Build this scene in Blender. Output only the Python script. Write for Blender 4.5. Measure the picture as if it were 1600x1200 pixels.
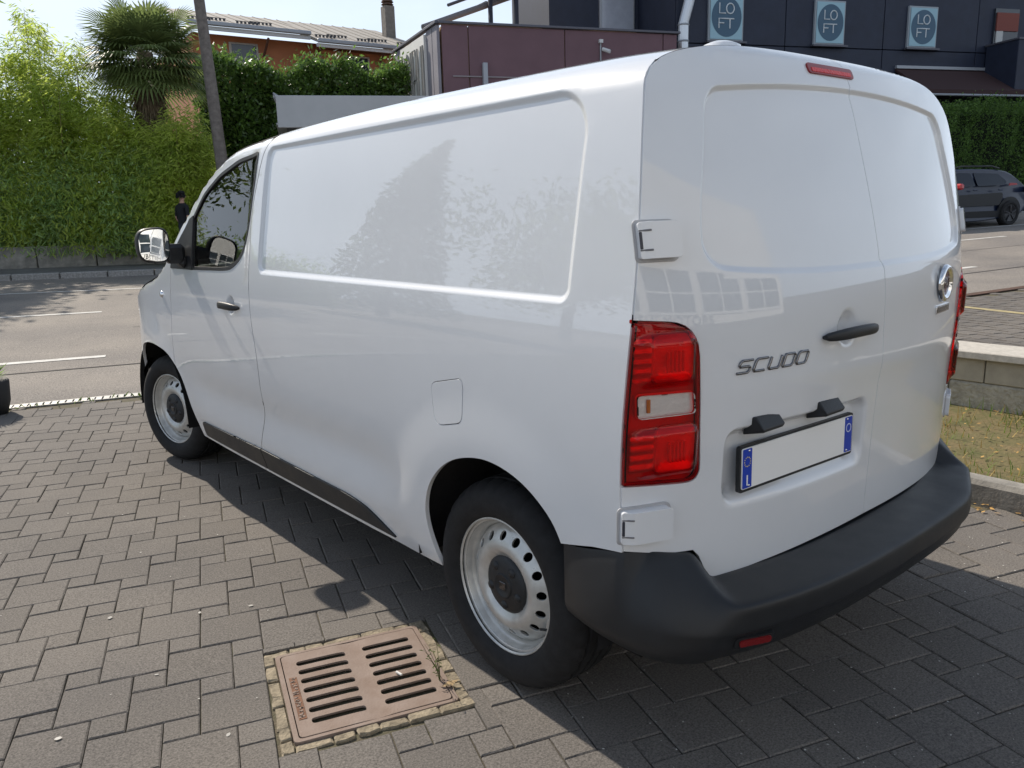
import bpy, bmesh, math, random
import numpy as np
from mathutils import Vector, Matrix
from mathutils.geometry import delaunay_2d_cdt

scene = bpy.context.scene
for o in list(bpy.data.objects):
    bpy.data.objects.remove(o, do_unlink=True)
COL = scene.collection
rng = np.random.default_rng(7)
random.seed(7)
R = math.radians

# ------------------------------------------------------------------ camera
CAM = np.array([-2.3194, -1.7975, 1.4780]); PITCH, ROLL, YAW, FPX = .2129, -.0284, .6954, 1243.94
def cam_basis():
    cz, sz = math.cos(YAW), math.sin(YAW)
    fw = np.array([sz, cz, 0.]); rt = np.array([cz, -sz, 0.]); up = np.array([0, 0, 1.])
    cp, sp = math.cos(PITCH), math.sin(PITCH)
    f = fw*cp - up*sp; u = up*cp + fw*sp
    c, s = math.cos(ROLL), math.sin(ROLL)
    return rt*c + u*s, u*c - rt*s, f
CR, CU, CF = cam_basis()
cd = bpy.data.cameras.new('camera'); cam = bpy.data.objects.new('camera', cd); COL.objects.link(cam)
cam.matrix_world = Matrix(((CR[0], CU[0], -CF[0], CAM[0]), (CR[1], CU[1], -CF[1], CAM[1]), (CR[2], CU[2], -CF[2], CAM[2]), (0, 0, 0, 1)))
cd.sensor_fit = 'HORIZONTAL'; cd.sensor_width = 36.; cd.lens = FPX/1600*36
cd.clip_start = .05; cd.clip_end = 3000
scene.camera = cam
scene.render.resolution_x, scene.render.resolution_y = 1024, 768

# ------------------------------------------------------------------ sky, sun, exposure
SUN_TO = Vector((-.06, 1.2, 1.)).normalized()
w = bpy.data.worlds.new('World'); scene.world = w; w.use_nodes = True
nt = w.node_tree; nt.nodes.clear()
sky = nt.nodes.new('ShaderNodeTexSky'); sky.sky_type = 'NISHITA'; sky.sun_disc = False
sky.sun_elevation = math.asin(SUN_TO.z); sky.sun_rotation = math.atan2(SUN_TO.x, SUN_TO.y)
sky.air_density = 1.0; sky.dust_density = 1.0; sky.ozone_density = 1.0; sky.altitude = 100
# thin high cloud: a veil over the whole dome, mixed towards white by drifting noise
tc = nt.nodes.new('ShaderNodeTexCoord'); mp = nt.nodes.new('ShaderNodeMapping'); mp.inputs['Scale'].default_value = (1.2, 1.2, 3.4)
nz = nt.nodes.new('ShaderNodeTexNoise'); nz.inputs['Scale'].default_value = 2.2; nz.inputs['Detail'].default_value = 7; nz.inputs['Roughness'].default_value = .55
rp = nt.nodes.new('ShaderNodeValToRGB'); rp.color_ramp.elements[0].position = .34; rp.color_ramp.elements[1].position = .72
rp.color_ramp.elements[0].color = (.08, .08, .08, 1); rp.color_ramp.elements[1].color = (.45, .45, .45, 1)
mx = nt.nodes.new('ShaderNodeMix'); mx.data_type = 'RGBA'; mx.inputs['B'].default_value = (8.4, 9.6, 11.2, 1)
bg = nt.nodes.new('ShaderNodeBackground'); bg.inputs['Strength'].default_value = .095
wo = nt.nodes.new('ShaderNodeOutputWorld')
nt.links.new(tc.outputs['Generated'], mp.inputs['Vector']); nt.links.new(mp.outputs['Vector'], nz.inputs['Vector'])
# summer haze: the veil thickens towards the horizon all the way round
sx = nt.nodes.new('ShaderNodeSeparateXYZ'); nt.links.new(tc.outputs['Generated'], sx.inputs[0])
hz_ = nt.nodes.new('ShaderNodeMapRange'); hz_.inputs['From Min'].default_value = 0; hz_.inputs['From Max'].default_value = .75; hz_.inputs['To Min'].default_value = .80; hz_.inputs['To Max'].default_value = .0; hz_.interpolation_type = 'SMOOTHSTEP'
nt.links.new(sx.outputs['Z'], hz_.inputs['Value'])
add_ = nt.nodes.new('ShaderNodeMath'); add_.operation = 'ADD'; add_.use_clamp = True
nt.links.new(nz.outputs['Fac'], rp.inputs['Fac']); nt.links.new(rp.outputs['Color'], add_.inputs[0]); nt.links.new(hz_.outputs['Result'], add_.inputs[1]); nt.links.new(add_.outputs[0], mx.inputs['Factor'])
nt.links.new(sky.outputs['Color'], mx.inputs['A']); nt.links.new(mx.outputs['Result'], bg.inputs['Color']); nt.links.new(bg.outputs['Background'], wo.inputs['Surface'])
sl = bpy.data.lights.new('sun', 'SUN'); sl.energy = 5.0; sl.angle = R(.55); sl.color = (1., .91, .79)
so = bpy.data.objects.new('sun', sl); COL.objects.link(so)
so.rotation_euler = (-SUN_TO).to_track_quat('-Z', 'Y').to_euler(); so.location = (0, 0, 30)
vs = scene.view_settings; vs.view_transform = 'Standard'; vs.look = 'None'; vs.exposure = 0.2; vs.gamma = 1; vs.use_curve_mapping = False

# ------------------------------------------------------------------ helpers
def at(px, py, depth):
    """world point seen at photo pixel (px,py) at a given depth along the camera axis"""
    return CAM + depth*(CF + CR*(px-800)/FPX - CU*(py-600)/FPX)

def tag(o, label=None, cat=None, group=None, kind=None):
    if label: o['label'] = label
    if cat: o['category'] = cat
    if group: o['group'] = group
    if kind: o['kind'] = kind
    return o

def link(name, me, mat=None, parent=None):
    o = bpy.data.objects.new(name, me); COL.objects.link(o)
    if mat is not None and not me.materials: me.materials.append(mat)
    if parent is not None: o.parent = parent
    return o

def empty(name, loc=(0, 0, 0), rz=0, label=None, cat=None, group=None, kind=None):
    o = bpy.data.objects.new(name, None); COL.objects.link(o); o.location = loc; o.rotation_euler = (0, 0, rz)
    o.empty_display_size = .2
    return tag(o, label, cat, group, kind)

def mk(name, V, F, mat=None, parent=None, smooth=False):
    me = bpy.data.meshes.new(name); me.from_pydata([tuple(v) for v in V], [], [tuple(f) for f in F]); me.update()
    if smooth: me.polygons.foreach_set('use_smooth', [True]*len(me.polygons))
    return link(name, me, mat, parent)

def quads(name, V, mat=None, parent=None, smooth=False, per=4):
    """V: (n,per,3) array of separate polygons"""
    V = np.asarray(V, np.float32); n = V.shape[0]
    me = bpy.data.meshes.new(name); me.vertices.add(n*per); me.vertices.foreach_set('co', V.ravel())
    me.loops.add(n*per); me.loops.foreach_set('vertex_index', np.arange(n*per, dtype=np.int32))
    me.polygons.add(n); me.polygons.foreach_set('loop_start', np.arange(0, n*per, per, dtype=np.int32))
    me.polygons.foreach_set('loop_total', np.full(n, per, np.int32))
    me.update(calc_edges=True)
    if smooth: me.polygons.foreach_set('use_smooth', [True]*n)
    return link(name, me, mat, parent)

class MB:
    """collects shapes for ONE mesh"""
    def __init__(s): s.v = []; s.f = []
    def add(s, V, F):
        b = len(s.v); s.v += [tuple(map(float, v)) for v in V]; s.f += [tuple(i+b for i in f) for f in F]; return s
    def box(s, c, d, rz=0., bev=0., M=None):
        x, y, z = d[0]/2, d[1]/2, d[2]/2
        if bev > 0:
            b = min(bev, x*.9, y*.9, z*.9); V = []
            for sx in (-1, 1):
                for sy in (-1, 1):
                    for sz in (-1, 1):
                        V += [(sx*(x-b), sy*(y-b), sz*z), (sx*(x-b), sy*y, sz*(z-b)), (sx*x, sy*(y-b), sz*(z-b))]
            bm = bmesh.new(); vv = [bm.verts.new(v) for v in V]
            bmesh.ops.convex_hull(bm, input=vv); bm.verts.index_update()
            V = [tuple(v.co) for v in bm.verts]; F = [tuple(v.index for v in f.verts) for f in bm.faces]; bm.free()
        else:
            V = [(-x, -y, -z), (x, -y, -z), (x, y, -z), (-x, y, -z), (-x, -y, z), (x, -y, z), (x, y, z), (-x, y, z)]
            F = [(3, 2, 1, 0), (4, 5, 6, 7), (0, 1, 5, 4), (1, 2, 6, 5), (2, 3, 7, 6), (3, 0, 4, 7)]
        if M is None: M = Matrix.Translation(c) @ Matrix.Rotation(rz, 4, 'Z')
        else: M = Matrix.Translation(c) @ M.to_4x4()
        return s.add([M @ Vector(v) for v in V], F)
    def tube(s, pts, r, n=8, cap=True):
        pts = [Vector(p) for p in pts]; rs = r if hasattr(r, '__len__') else [r]*len(pts)
        V = []; F = []; up = None
        for i, p in enumerate(pts):
            d = (pts[min(i+1, len(pts)-1)] - pts[max(i-1, 0)])
            d = d.normalized() if d.length > 1e-9 else Vector((0, 0, 1))
            if up is None: up = d.orthogonal().normalized()
            a = up - d*up.dot(d); a = a.normalized() if a.length > 1e-6 else d.orthogonal().normalized(); up = a
            b = d.cross(a)
            V += [p + (a*math.cos(2*math.pi*k/n) + b*math.sin(2*math.pi*k/n))*rs[i] for k in range(n)]
        for i in range(len(pts)-1):
            for k in range(n): F.append((i*n+k, i*n+(k+1) % n, (i+1)*n+(k+1) % n, (i+1)*n+k))
        if cap: F += [tuple(range(n))[::-1], tuple((len(pts)-1)*n+k for k in range(n))]
        return s.add(V, F)
    def lathe(s, prof, n=32, M=None, close=False):
        """prof: (radius, height) pairs, spun about Z"""
        V = []; F = []; m = len(prof)
        for k in range(n):
            a = 2*math.pi*k/n
            V += [(r*math.cos(a), r*math.sin(a), h) for r, h in prof]
        for k in range(n):
            k2 = (k+1) % n
            for i in range(m-1 if not close else m):
                j = (i+1) % m; F.append((k*m+i, k2*m+i, k2*m+j, k*m+j))
        if M is not None: V = [M @ Vector(v) for v in V]
        return s.add(V, F)
    def prism(s, poly, t, M=None):
        """2D polygon extruded along +Z by t"""
        n = len(poly); V = [(x, y, 0) for x, y in poly] + [(x, y, t) for x, y in poly]
        F = [tuple(range(n))[::-1], tuple(range(n, 2*n))] + [(i, (i+1) % n, n+(i+1) % n, n+i) for i in range(n)]
        if M is not None: V = [M @ Vector(v) for v in V]
        return s.add(V, F)
    def build(s, name, mat=None, parent=None, smooth=False):
        return mk(name, s.v, s.f, mat, parent, smooth)

def auto_smooth(o, ang=35):
    me = o.data; me.polygons.foreach_set('use_smooth', [True]*len(me.polygons))
    bm = bmesh.new(); bm.from_mesh(me); a = R(ang)
    for e in bm.edges:
        if len(e.link_faces) == 2 and e.calc_face_angle(0) > a: e.smooth = False
    bm.to_mesh(me); bm.free(); return o

def fix_normals(o):
    bm = bmesh.new(); bm.from_mesh(o.data); bmesh.ops.recalc_face_normals(bm, faces=bm.faces); bm.to_mesh(o.data); bm.free(); return o

def frame_m(origin, ex, ez):
    """matrix with local X along ex, local Z along ez"""
    ex = Vector(ex).normalized(); ez = Vector(ez); ez = (ez - ex*ez.dot(ex)).normalized(); ey = ez.cross(ex)
    return Matrix(((ex.x, ey.x, ez.x, origin[0]), (ex.y, ey.y, ez.y, origin[1]), (ex.z, ey.z, ez.z, origin[2]), (0, 0, 0, 1)))

def text_mesh(name, body, size, depth, M, mat, parent=None, spacing=1., shear=0., bevel=0., flipx=False):
    cu = bpy.data.curves.new(name, 'FONT'); cu.body = body; cu.size = size; cu.extrude = depth; cu.space_character = spacing
    cu.align_x = 'CENTER'; cu.align_y = 'CENTER'; cu.shear = shear; cu.bevel_depth = bevel; cu.resolution_u = 3
    ob = bpy.data.objects.new(name, cu); COL.objects.link(ob)
    bpy.context.view_layer.update()
    me = bpy.data.meshes.new_from_object(ob); bpy.data.objects.remove(ob, do_unlink=True)
    if flipx: me.transform(Matrix.Scale(-1, 4, (1, 0, 0))); me.flip_normals()
    me.transform(M); me.materials.clear()
    return link(name, me, mat, parent)

# ------------------------------------------------------------------ materials
MATS = {}
def mat(name, col, rough=.6, metal=0., var=0., vscale=4., bump=0., bscale=60., coat=0., coat_r=.03, spec=.5, col2=None, island=0., trans=0., coords='Object', detail=6, ior=1.45, rvar=0., tmul=1.):
    if name in MATS: return MATS[name]
    m = bpy.data.materials.new(name); m.use_nodes = True; t = m.node_tree; b = t.nodes['Principled BSDF']; MATS[name] = m
    N = t.nodes.new; L = t.links.new
    b.inputs['Base Color'].default_value = (*col, 1); b.inputs['Roughness'].default_value = rough; b.inputs['Metallic'].default_value = metal
    b.inputs['Coat IOR'].default_value = 1.6; b.inputs['Coat Weight'].default_value = coat; b.inputs['Coat Roughness'].default_value = coat_r
    b.inputs['Specular IOR Level'].default_value = spec; b.inputs['IOR'].default_value = ior
    tc = N('ShaderNodeTexCoord'); out = None
    if var > 0 or col2 is not None:
        nz = N('ShaderNodeTexNoise'); nz.inputs['Scale'].default_value = vscale; nz.inputs['Detail'].default_value = detail; nz.inputs['Roughness'].default_value = .62
        L(tc.outputs[coords], nz.inputs['Vector'])
        rp = N('ShaderNodeValToRGB'); e = rp.color_ramp.elements; e[0].position = .32; e[1].position = .68
        if col2 is None:
            e[0].color = (*[c*(1-var) for c in col], 1); e[1].color = (*[min(1, c*(1+var)) for c in col], 1)
        else: e[0].color = (*col, 1); e[1].color = (*col2, 1)
        L(nz.outputs['Fac'], rp.inputs['Fac']); out = rp.outputs['Color']
        if rvar > 0:
            mr = N('ShaderNodeMapRange'); mr.inputs['From Min'].default_value = .3; mr.inputs['From Max'].default_value = .7
            mr.inputs['To Min'].default_value = rough-rvar; mr.inputs['To Max'].default_value = rough+rvar
            L(nz.outputs['Fac'], mr.inputs['Value']); L(mr.outputs['Result'], b.inputs['Roughness'])
    if island > 0:
        g = N('ShaderNodeNewGeometry'); oi = N('ShaderNodeObjectInfo'); ad = N('ShaderNodeMath'); ad.operation = 'ADD'; fr = N('ShaderNodeMath'); fr.operation = 'FRACT'
        L(g.outputs['Random Per Island'], ad.inputs[0]); L(oi.outputs['Random'], ad.inputs[1]); L(ad.outputs[0], fr.inputs[0])
        mr = N('ShaderNodeMapRange'); mr.inputs['To Min'].default_value = 1-island; mr.inputs['To Max'].default_value = 1+island
        L(fr.outputs[0], mr.inputs['Value'])
        mm = N('ShaderNodeMix'); mm.data_type = 'RGBA'; mm.blend_type = 'MULTIPLY'; mm.inputs['Factor'].default_value = 1
        cb = N('ShaderNodeCombineColor'); [L(mr.outputs['Result'], cb.inputs[i]) for i in range(3)]
        if out is not None: L(out, mm.inputs['A'])
        else: mm.inputs['A'].default_value = (*col, 1)
        L(cb.outputs['Color'], mm.inputs['B']); out = mm.outputs['Result']
    if out is not None: L(out, b.inputs['Base Color'])
    if bump > 0:
        n2 = N('ShaderNodeTexNoise'); n2.inputs['Scale'].default_value = bscale; n2.inputs['Detail'].default_value = 4
        L(tc.outputs[coords], n2.inputs['Vector'])
        bp = N('ShaderNodeBump'); bp.inputs['Strength'].default_value = 1; bp.inputs['Distance'].default_value = bump
        L(n2.outputs['Fac'], bp.inputs['Height']); L(bp.outputs['Normal'], b.inputs['Normal'])
    if trans > 0:
        tr = N('ShaderNodeBsdfTranslucent'); ms = N('ShaderNodeMixShader'); ms.inputs[0].default_value = trans
        if out is not None:
            tv = N('ShaderNodeVectorMath'); tv.operation = 'SCALE'; tv.inputs['Scale'].default_value = tmul; L(out, tv.inputs[0]); L(tv.outputs[0], tr.inputs['Color'])
        else: tr.inputs['Color'].default_value = (*[min(1, c*tmul) for c in col], 1)
        L(b.outputs[0], ms.inputs[1]); L(tr.outputs[0], ms.inputs[2]); L(ms.outputs[0], t.nodes['Material Output'].inputs['Surface'])
    return m

def glass(name, tint, gloss=1.45, rough=0.):
    """thin pane: tinted see-through mixed with mirror reflection by Fresnel"""
    m = bpy.data.materials.new(name); m.use_nodes = True; t = m.node_tree; t.nodes.remove(t.nodes['Principled BSDF']); MATS[name] = m
    N = t.nodes.new; L = t.links.new
    tr = N('ShaderNodeBsdfTransparent'); tr.inputs['Color'].default_value = (*tint, 1)
    gl = N('ShaderNodeBsdfGlossy'); gl.inputs['Roughness'].default_value = rough
    fr = N('ShaderNodeFresnel'); fr.inputs['IOR'].default_value = gloss; ms = N('ShaderNodeMixShader')
    L(fr.outputs[0], ms.inputs[0]); L(tr.outputs[0], ms.inputs[1]); L(gl.outputs[0], ms.inputs[2]); L(ms.outputs[0], t.nodes['Material Output'].inputs['Surface'])
    return m

PAINT = mat('white_car_paint', (.69, .71, .735), .30, coat=1., coat_r=.008, spec=.25, bump=.00004, bscale=900, var=.02, vscale=2.2)
RUBBER = mat('tyre_rubber', (.011, .011, .012), .8, var=.35, vscale=30, bump=.0006, bscale=160)
PLAST = mat('black_textured_plastic', (.014, .0155, .018), .48, var=.25, vscale=7, bump=.00035, bscale=700, rvar=.08)
BLACK = mat('black_void', (.006, .006, .006), .9)
GLOSSBLK = mat('gloss_black', (.012, .012, .013), .2, coat=.6)
STEEL = mat('silver_wheel_paint', (.54, .54, .52), .36, metal=.5, var=.16, vscale=14, rvar=.1)
CHROME = mat('chrome', (.75, .76, .78), .08, metal=1.)
MIRROR = mat('mirror_glass', (.85, .88, .9), .0, metal=1.)
GLASS = glass('green_tinted_window', (.72, .83, .78), 1.9)
SHIELD = glass('windscreen_glass', (.80, .88, .84), 1.5)
REDLENS = glass('red_lens', (1., .028, .018), 1.45, .02)
DARKRED = mat('dark_red_lens', (.30, .005, .006), .15, coat=.8)
CLEARLENS = glass('clear_lens', (.96, .96, .96), 1.45, .02)
REFLECT = mat('lamp_reflector', (.92, .92, .92), .3, metal=.35, bump=.002, bscale=70)
TRIM = mat('dark_interior', (.02, .021, .023), .7)
# ================================================================== surface panels cut from smooth body surfaces
def nspline(xs, ys):
    xs = np.array(xs, float); ys = np.array(ys, float); n = len(xs); h = np.diff(xs)
    A = np.zeros((n, n)); b = np.zeros(n); A[0, 0] = A[-1, -1] = 1
    for i in range(1, n-1):
        A[i, i-1] = h[i-1]; A[i, i] = 2*(h[i-1]+h[i]); A[i, i+1] = h[i]; b[i] = 6*((ys[i+1]-ys[i])/h[i]-(ys[i]-ys[i-1])/h[i-1])
    Mm = np.linalg.solve(A, b)
    def f(x):
        xc = np.clip(np.asarray(x, float), xs[0], xs[-1]); i = np.clip(np.searchsorted(xs, xc)-1, 0, n-2)
        d0 = xc-xs[i]; d1 = xs[i+1]-xc; hh = h[i]
        return Mm[i]*d1**3/(6*hh)+Mm[i+1]*d0**3/(6*hh)+(ys[i]/hh-Mm[i]*hh/6)*d1+(ys[i+1]/hh-Mm[i+1]*hh/6)*d0
    return f
def sstep(t): t = np.clip(t, 0, 1); return t*t*(3-2*t)
def rrect_sd(a, b, a0, a1, b0, b1, r):
    """signed distance, positive inside a rounded rectangle; r scalar or array"""
    ca, cb = (a0+a1)/2, (b0+b1)/2; qx = np.abs(a-ca)-((a1-a0)/2-r); qy = np.abs(b-cb)-((b1-b0)/2-r)
    return -(np.hypot(np.maximum(qx, 0), np.maximum(qy, 0)) + np.minimum(np.maximum(qx, qy), 0) - r)
def resample(poly, h, closed=True):
    P = np.asarray(poly, float); out = []; n = len(P)
    for i in range(n if closed else n-1):
        a, b = P[i], P[(i+1) % n]; k = max(1, int(math.ceil(np.linalg.norm(b-a)/h)))
        out += [a + (b-a)*j/k for j in range(k)]
    if not closed: out.append(P[-1])
    return np.array(out)
def inside(P, poly):
    x, y = P[:, 0], P[:, 1]; poly = np.asarray(poly); c = np.zeros(len(P), bool); j = len(poly)-1
    for i in range(len(poly)):
        xi, yi = poly[i]; xj, yj = poly[j]
        if yi != yj: c ^= ((yi > y) != (yj > y)) & (x < (xj-xi)*(y-yi)/(yj-yi)+xi)
        j = i
    return c
def seg_dist(P, L, closed=True):
    A = L; B = np.roll(L, -1, 0) if closed else L[1:]
    if not closed: A = L[:-1]
    D = np.full(len(P), 9.)
    for a, b in zip(A, B):
        ab = b-a; t = np.clip(((P-a)@ab)/max(ab@ab, 1e-12), 0, 1); D = np.minimum(D, np.hypot(*(P-a-t[:, None]*ab).T))
    return D
def rounded(pts, r, n=6):
    """polygon with rounded corners; r scalar or list"""
    P = [np.array(p, float) for p in pts]; out = []; m = len(P)
    for i in range(m):
        ri = r[i] if hasattr(r, '__len__') else r
        a, b, c = P[i-1], P[i], P[(i+1) % m]
        if ri <= 0: out.append(b); continue
        u = (a-b)/np.linalg.norm(a-b); v = (c-b)/np.linalg.norm(c-b)
        ri = min(ri, .48*np.linalg.norm(a-b), .48*np.linalg.norm(c-b))
        p0, p1 = b+u*ri, b+v*ri
        for k in range(n+1):
            t = k/n; out.append((1-t)**2*p0+2*t*(1-t)*b+t*t*p1)
    return np.array(out)
def offset(poly, d):
    P = np.asarray(poly, float); ar = np.sum(P[:, 0]*np.roll(P[:, 1], -1)-np.roll(P[:, 0], -1)*P[:, 1]); s = 1 if ar > 0 else -1
    e = np.roll(P, -1, 0)-P; e /= np.maximum(np.linalg.norm(e, axis=1), 1e-9)[:, None]; nrm = np.stack([e[:, 1], -e[:, 0]], 1)*s
    v = nrm+np.roll(nrm, 1, 0); v /= np.maximum(np.linalg.norm(v, axis=1), .5)[:, None]
    c = np.maximum(np.sum(v*nrm, 1), .6); return P+v*(d/c)[:, None]
def circle(cx, cy, r, n=24): return np.array([(cx+r*math.cos(2*math.pi*k/n), cy+r*math.sin(2*math.pi*k/n)) for k in range(n)])

def panel(name, outer, fmap, mt, parent, holes=(), feats=(), h=.03, flange=.01, outv=(-1, 0, 0), hb=None):
    hb = hb or h
    loops = [resample(outer, hb)] + [resample(q, hb) for q in holes]
    pts = []; edges = []
    for L in loops:
        b = len(pts); pts += list(L); edges += [(b+i, b+(i+1) % len(L)) for i in range(len(L))]
    fl = []
    for f, cl in feats:
        L = resample(f, hb, cl)
        k = inside(L, loops[0]) & (seg_dist(L, loops[0]) > .3*hb)
        for q in loops[1:]: k &= ~inside(L, q) & (seg_dist(L, q) > .3*hb)
        idx = {}
        for i in range(len(L)):
            if k[i]: idx[i] = len(pts); pts.append(L[i])
        for i in range(len(L) if cl else len(L)-1):
            j = (i+1) % len(L)
            if i in idx and j in idx: edges.append((idx[i], idx[j]))
        fl.append((L, cl))
    lo, hi = loops[0].min(0), loops[0].max(0)
    ga, gb = np.meshgrid(np.arange(lo[0]+h/2, hi[0], h), np.arange(lo[1]+h/2, hi[1], h)); G = np.stack([ga.ravel(), gb.ravel()], 1)
    k = inside(G, loops[0]); G = G[k]
    for i, L in enumerate(loops):
        if len(G) == 0: break
        if i: G = G[~inside(G, L)]
        G = G[seg_dist(G, L) > .45*h]
    for L, cl in fl:
        if len(G): G = G[seg_dist(G, L, cl) > .4*min(h, hb*2)]
    pts += list(G)
    ov, oe, of, _, _, _ = delaunay_2d_cdt([Vector((float(p[0]), float(p[1]))) for p in pts], edges, [], 0, 1e-6)
    Q = np.array([(v.x, v.y) for v in ov]); T = np.array([f[:3] for f in of], int)
    C = Q[T].mean(1); k = inside(C, loops[0])
    for L in loops[1:]: k &= ~inside(C, L)
    T = T[k]
    used = np.unique(T); rm = -np.ones(len(Q), int); rm[used] = np.arange(len(used)); Q = Q[used]; T = rm[T]
    P = fmap(Q[:, 0], Q[:, 1]); e = 5e-4
    N = np.cross(fmap(Q[:, 0]+e, Q[:, 1])-fmap(Q[:, 0]-e, Q[:, 1]), fmap(Q[:, 0], Q[:, 1]+e)-fmap(Q[:, 0], Q[:, 1]-e))
    N /= np.maximum(np.linalg.norm(N, axis=1), 1e-12)[:, None]
    s = 1 if np.mean(N@np.array(outv, float)) > 0 else -1; N *= s
    fn = np.cross(P[T[:, 1]]-P[T[:, 0]], P[T[:, 2]]-P[T[:, 0]]); bad = np.sum(fn*N[T].mean(1), 1) < 0
    T[bad] = T[bad][:, ::-1]
    faces = [tuple(t) for t in T.tolist()]
    V = P; NN = N
    if flange > 0:
        ed = {}
        for t in T.tolist():
            for i in range(3):
                a, b = t[i], t[(i+1) % 3]
                if (b, a) in ed: del ed[(b, a)]
                else: ed[(a, b)] = 1
        E2 = np.array(list(ed.keys()), int); bv = np.unique(E2); mp_ = {v: i for i, v in enumerate(bv)}; nb = len(bv); base = len(P)
        Tn = np.zeros((nb, 3))
        for a, b in E2:
            d = np.cross(P[b]-P[a], N[a]); l = np.linalg.norm(d)
            if l > 1e-12: Tn[mp_[a]] += d/l; Tn[mp_[b]] += d/l
        Tn /= np.maximum(np.linalg.norm(Tn, axis=1), 1e-9)[:, None]
        top = P[bv]; mid = top - N[bv]*.0015 + Tn*.0008; low = top - N[bv]*flange
        V = np.concatenate([P, top, mid, low]); NN = np.concatenate([N, N[bv]*.8+Tn*.6, Tn, Tn])
        for a, b in E2:
            i, j = mp_[a], mp_[b]
            faces.append((base+j, base+i, base+nb+i, base+nb+j)); faces.append((base+nb+j, base+nb+i, base+2*nb+i, base+2*nb+j))
    o = mk(name, V, faces, mt, parent, True)
    NN = NN/np.maximum(np.linalg.norm(NN, axis=1), 1e-9)[:, None]
    o.data.normals_split_custom_set_from_vertices([tuple(n) for n in NN])
    return o

# ------------------------------------------------------------------ van body surfaces (x across, y forward, z up; rear axle at y = 0)
WB = 3.275
HW = nspline([.25, .30, .37, .45, .6, .8, 1.0, 1.22, 1.45, 1.69, 1.80, 1.95], [.87, .885, .902, .917, .934, .945, .945, .930, .893, .847, .818, .77])
ZT = nspline([-.7, -.55, -.44, -.2, .2, .8, 1.3, 1.6, 1.87, 2.085, 2.263, 2.457, 2.629, 2.79, 2.95, 3.1, 3.3, 3.6, 3.85, 4.05, 4.12],
             [1.868, 1.884, 1.893, 1.903, 1.908, 1.91, 1.903, 1.893, 1.87, 1.832, 1.762, 1.648, 1.515, 1.365, 1.265, 1.215, 1.175, 1.10, .99, .83, .72])
def RT(y): return .155 - .05*sstep((np.asarray(y, float)-1.5)/.8)
NS = 3.2
YC = nspline([.45, .8, 1.0, 1.25, 1.45, 1.68, 1.78, 1.84, 1.868, 1.885, 1.897, 1.905, 1.91], [-.70, -.712, -.722, -.72, -.682, -.62, -.588, -.562, -.545, -.522, -.487, -.43, -.37])
CK = nspline([.4, 1.25, 1.45, 1.7, 1.9], [.115, .122, .105, .072, .055])
PANEL_OUT = dict(a0=-.362, a1=1.575, b0=1.243, b1=1.783)
def hw(y, z, feat=True):
    y = np.asarray(y, float); z = np.asarray(z, float)
    b = HW(z)
    u = np.clip((y-2.70)/1.46, 0, .9999); b = b*(1-u**3.4)**(1/3.4)
    if feat:
        r = np.where((y < .3) & (z > 1.5), .135, np.where(y < .3, .045, .05))
        d = rrect_sd(y, z, r=r, **PANEL_OUT); b = b - .011*sstep(d/.024)
        d2 = sstep((y-.35)/.4)*sstep((2.75-y)/.4)
        b = b - .016*np.exp(-((z-.60)/.085)**2)*d2 + .006*np.exp(-((z-.43)/.06)**2)*d2
        rho = np.hypot(y, z-.335); b = b + .008*(1-sstep((rho-.44)/.19))*sstep((z-.25)/.1)
        rho = np.hypot(y-WB, z-.335); b = b + .016*(1-sstep((rho-.46)/.2))*sstep((z-.25)/.1)
        dd = np.hypot((y-1.885)/1.0, (z-1.09)/1.0); b = b - .02*(1-sstep((dd-.012)/.04))
        # shoulder below the side window
        b = b - .012*sstep((z-1.19)/.02)*sstep((1.9-z)/.2)*sstep((y-1.66)/.1)*sstep((2.72-y)/.2)*(z < 2)
    t = np.clip((z-(ZT(y)-RT(y)))/RT(y), 0, 1)
    return b*np.maximum(1-t**NS, 0)**(1/NS)
def side(s, off=0.):
    """s=-1 left, +1 right; off pushes outwards"""
    return lambda y, z: np.stack([s*(hw(y, z)+off), np.asarray(y, float), np.asarray(z, float)], 1)
PLATE_C = (-.354, -.657, .810)
def rf(x, z, feat=True):
    x = np.asarray(x, float); z = np.asarray(z, float); ax = np.abs(x)
    y = YC(z) + .06*x*x + CK(z)*np.minimum(ax, 1.05)**3
    if feat:
        top = 1.80-.085*x*x
        lean = .738-.075*sstep((z-1.38)/.4)
        zb = 1.292+.045*np.clip(ax/.78, 0, 1)**3
        d = rrect_sd(x/lean*.78, (z-zb)/(top-zb)*.48, -.78, .78, 0., .48, .075)
        y = y + .013*sstep(d/.020)
        d = rrect_sd(x, z, -.668, -.045, .70, .926, .05)
        y = y + .036*sstep(d/(.028+.05*sstep((.78-z)/.08)))
        y = y + .020*(1-sstep((np.hypot(x+.205, z-1.14)-.015)/.045))
        y = y - .006*np.exp(-((z-1.02)/.05)**2)*np.exp(-(ax/.6)**4)
    return y
def rear(off=0.):
    return lambda x, z: np.stack([np.asarray(x, float), rf(x, z)-off, np.asarray(z, float)], 1)

def rearn(off):
    """rear surface moved along its own normal; off scalar or function of (x,z), positive outwards"""
    def f(x, z):
        x = np.asarray(x, float); z = np.asarray(z, float); e = 1e-3
        n = np.stack([(rf(x+e, z, False)-rf(x-e, z, False))/(2*e), -np.ones_like(x), (rf(x, z+e, False)-rf(x, z-e, False))/(2*e)], 1)
        n /= np.linalg.norm(n, axis=1)[:, None]; o = off(x, z) if callable(off) else off
        return np.stack([x, rf(x, z, False), z], 1) + n*np.reshape(o, (-1, 1))
    return f

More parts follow.
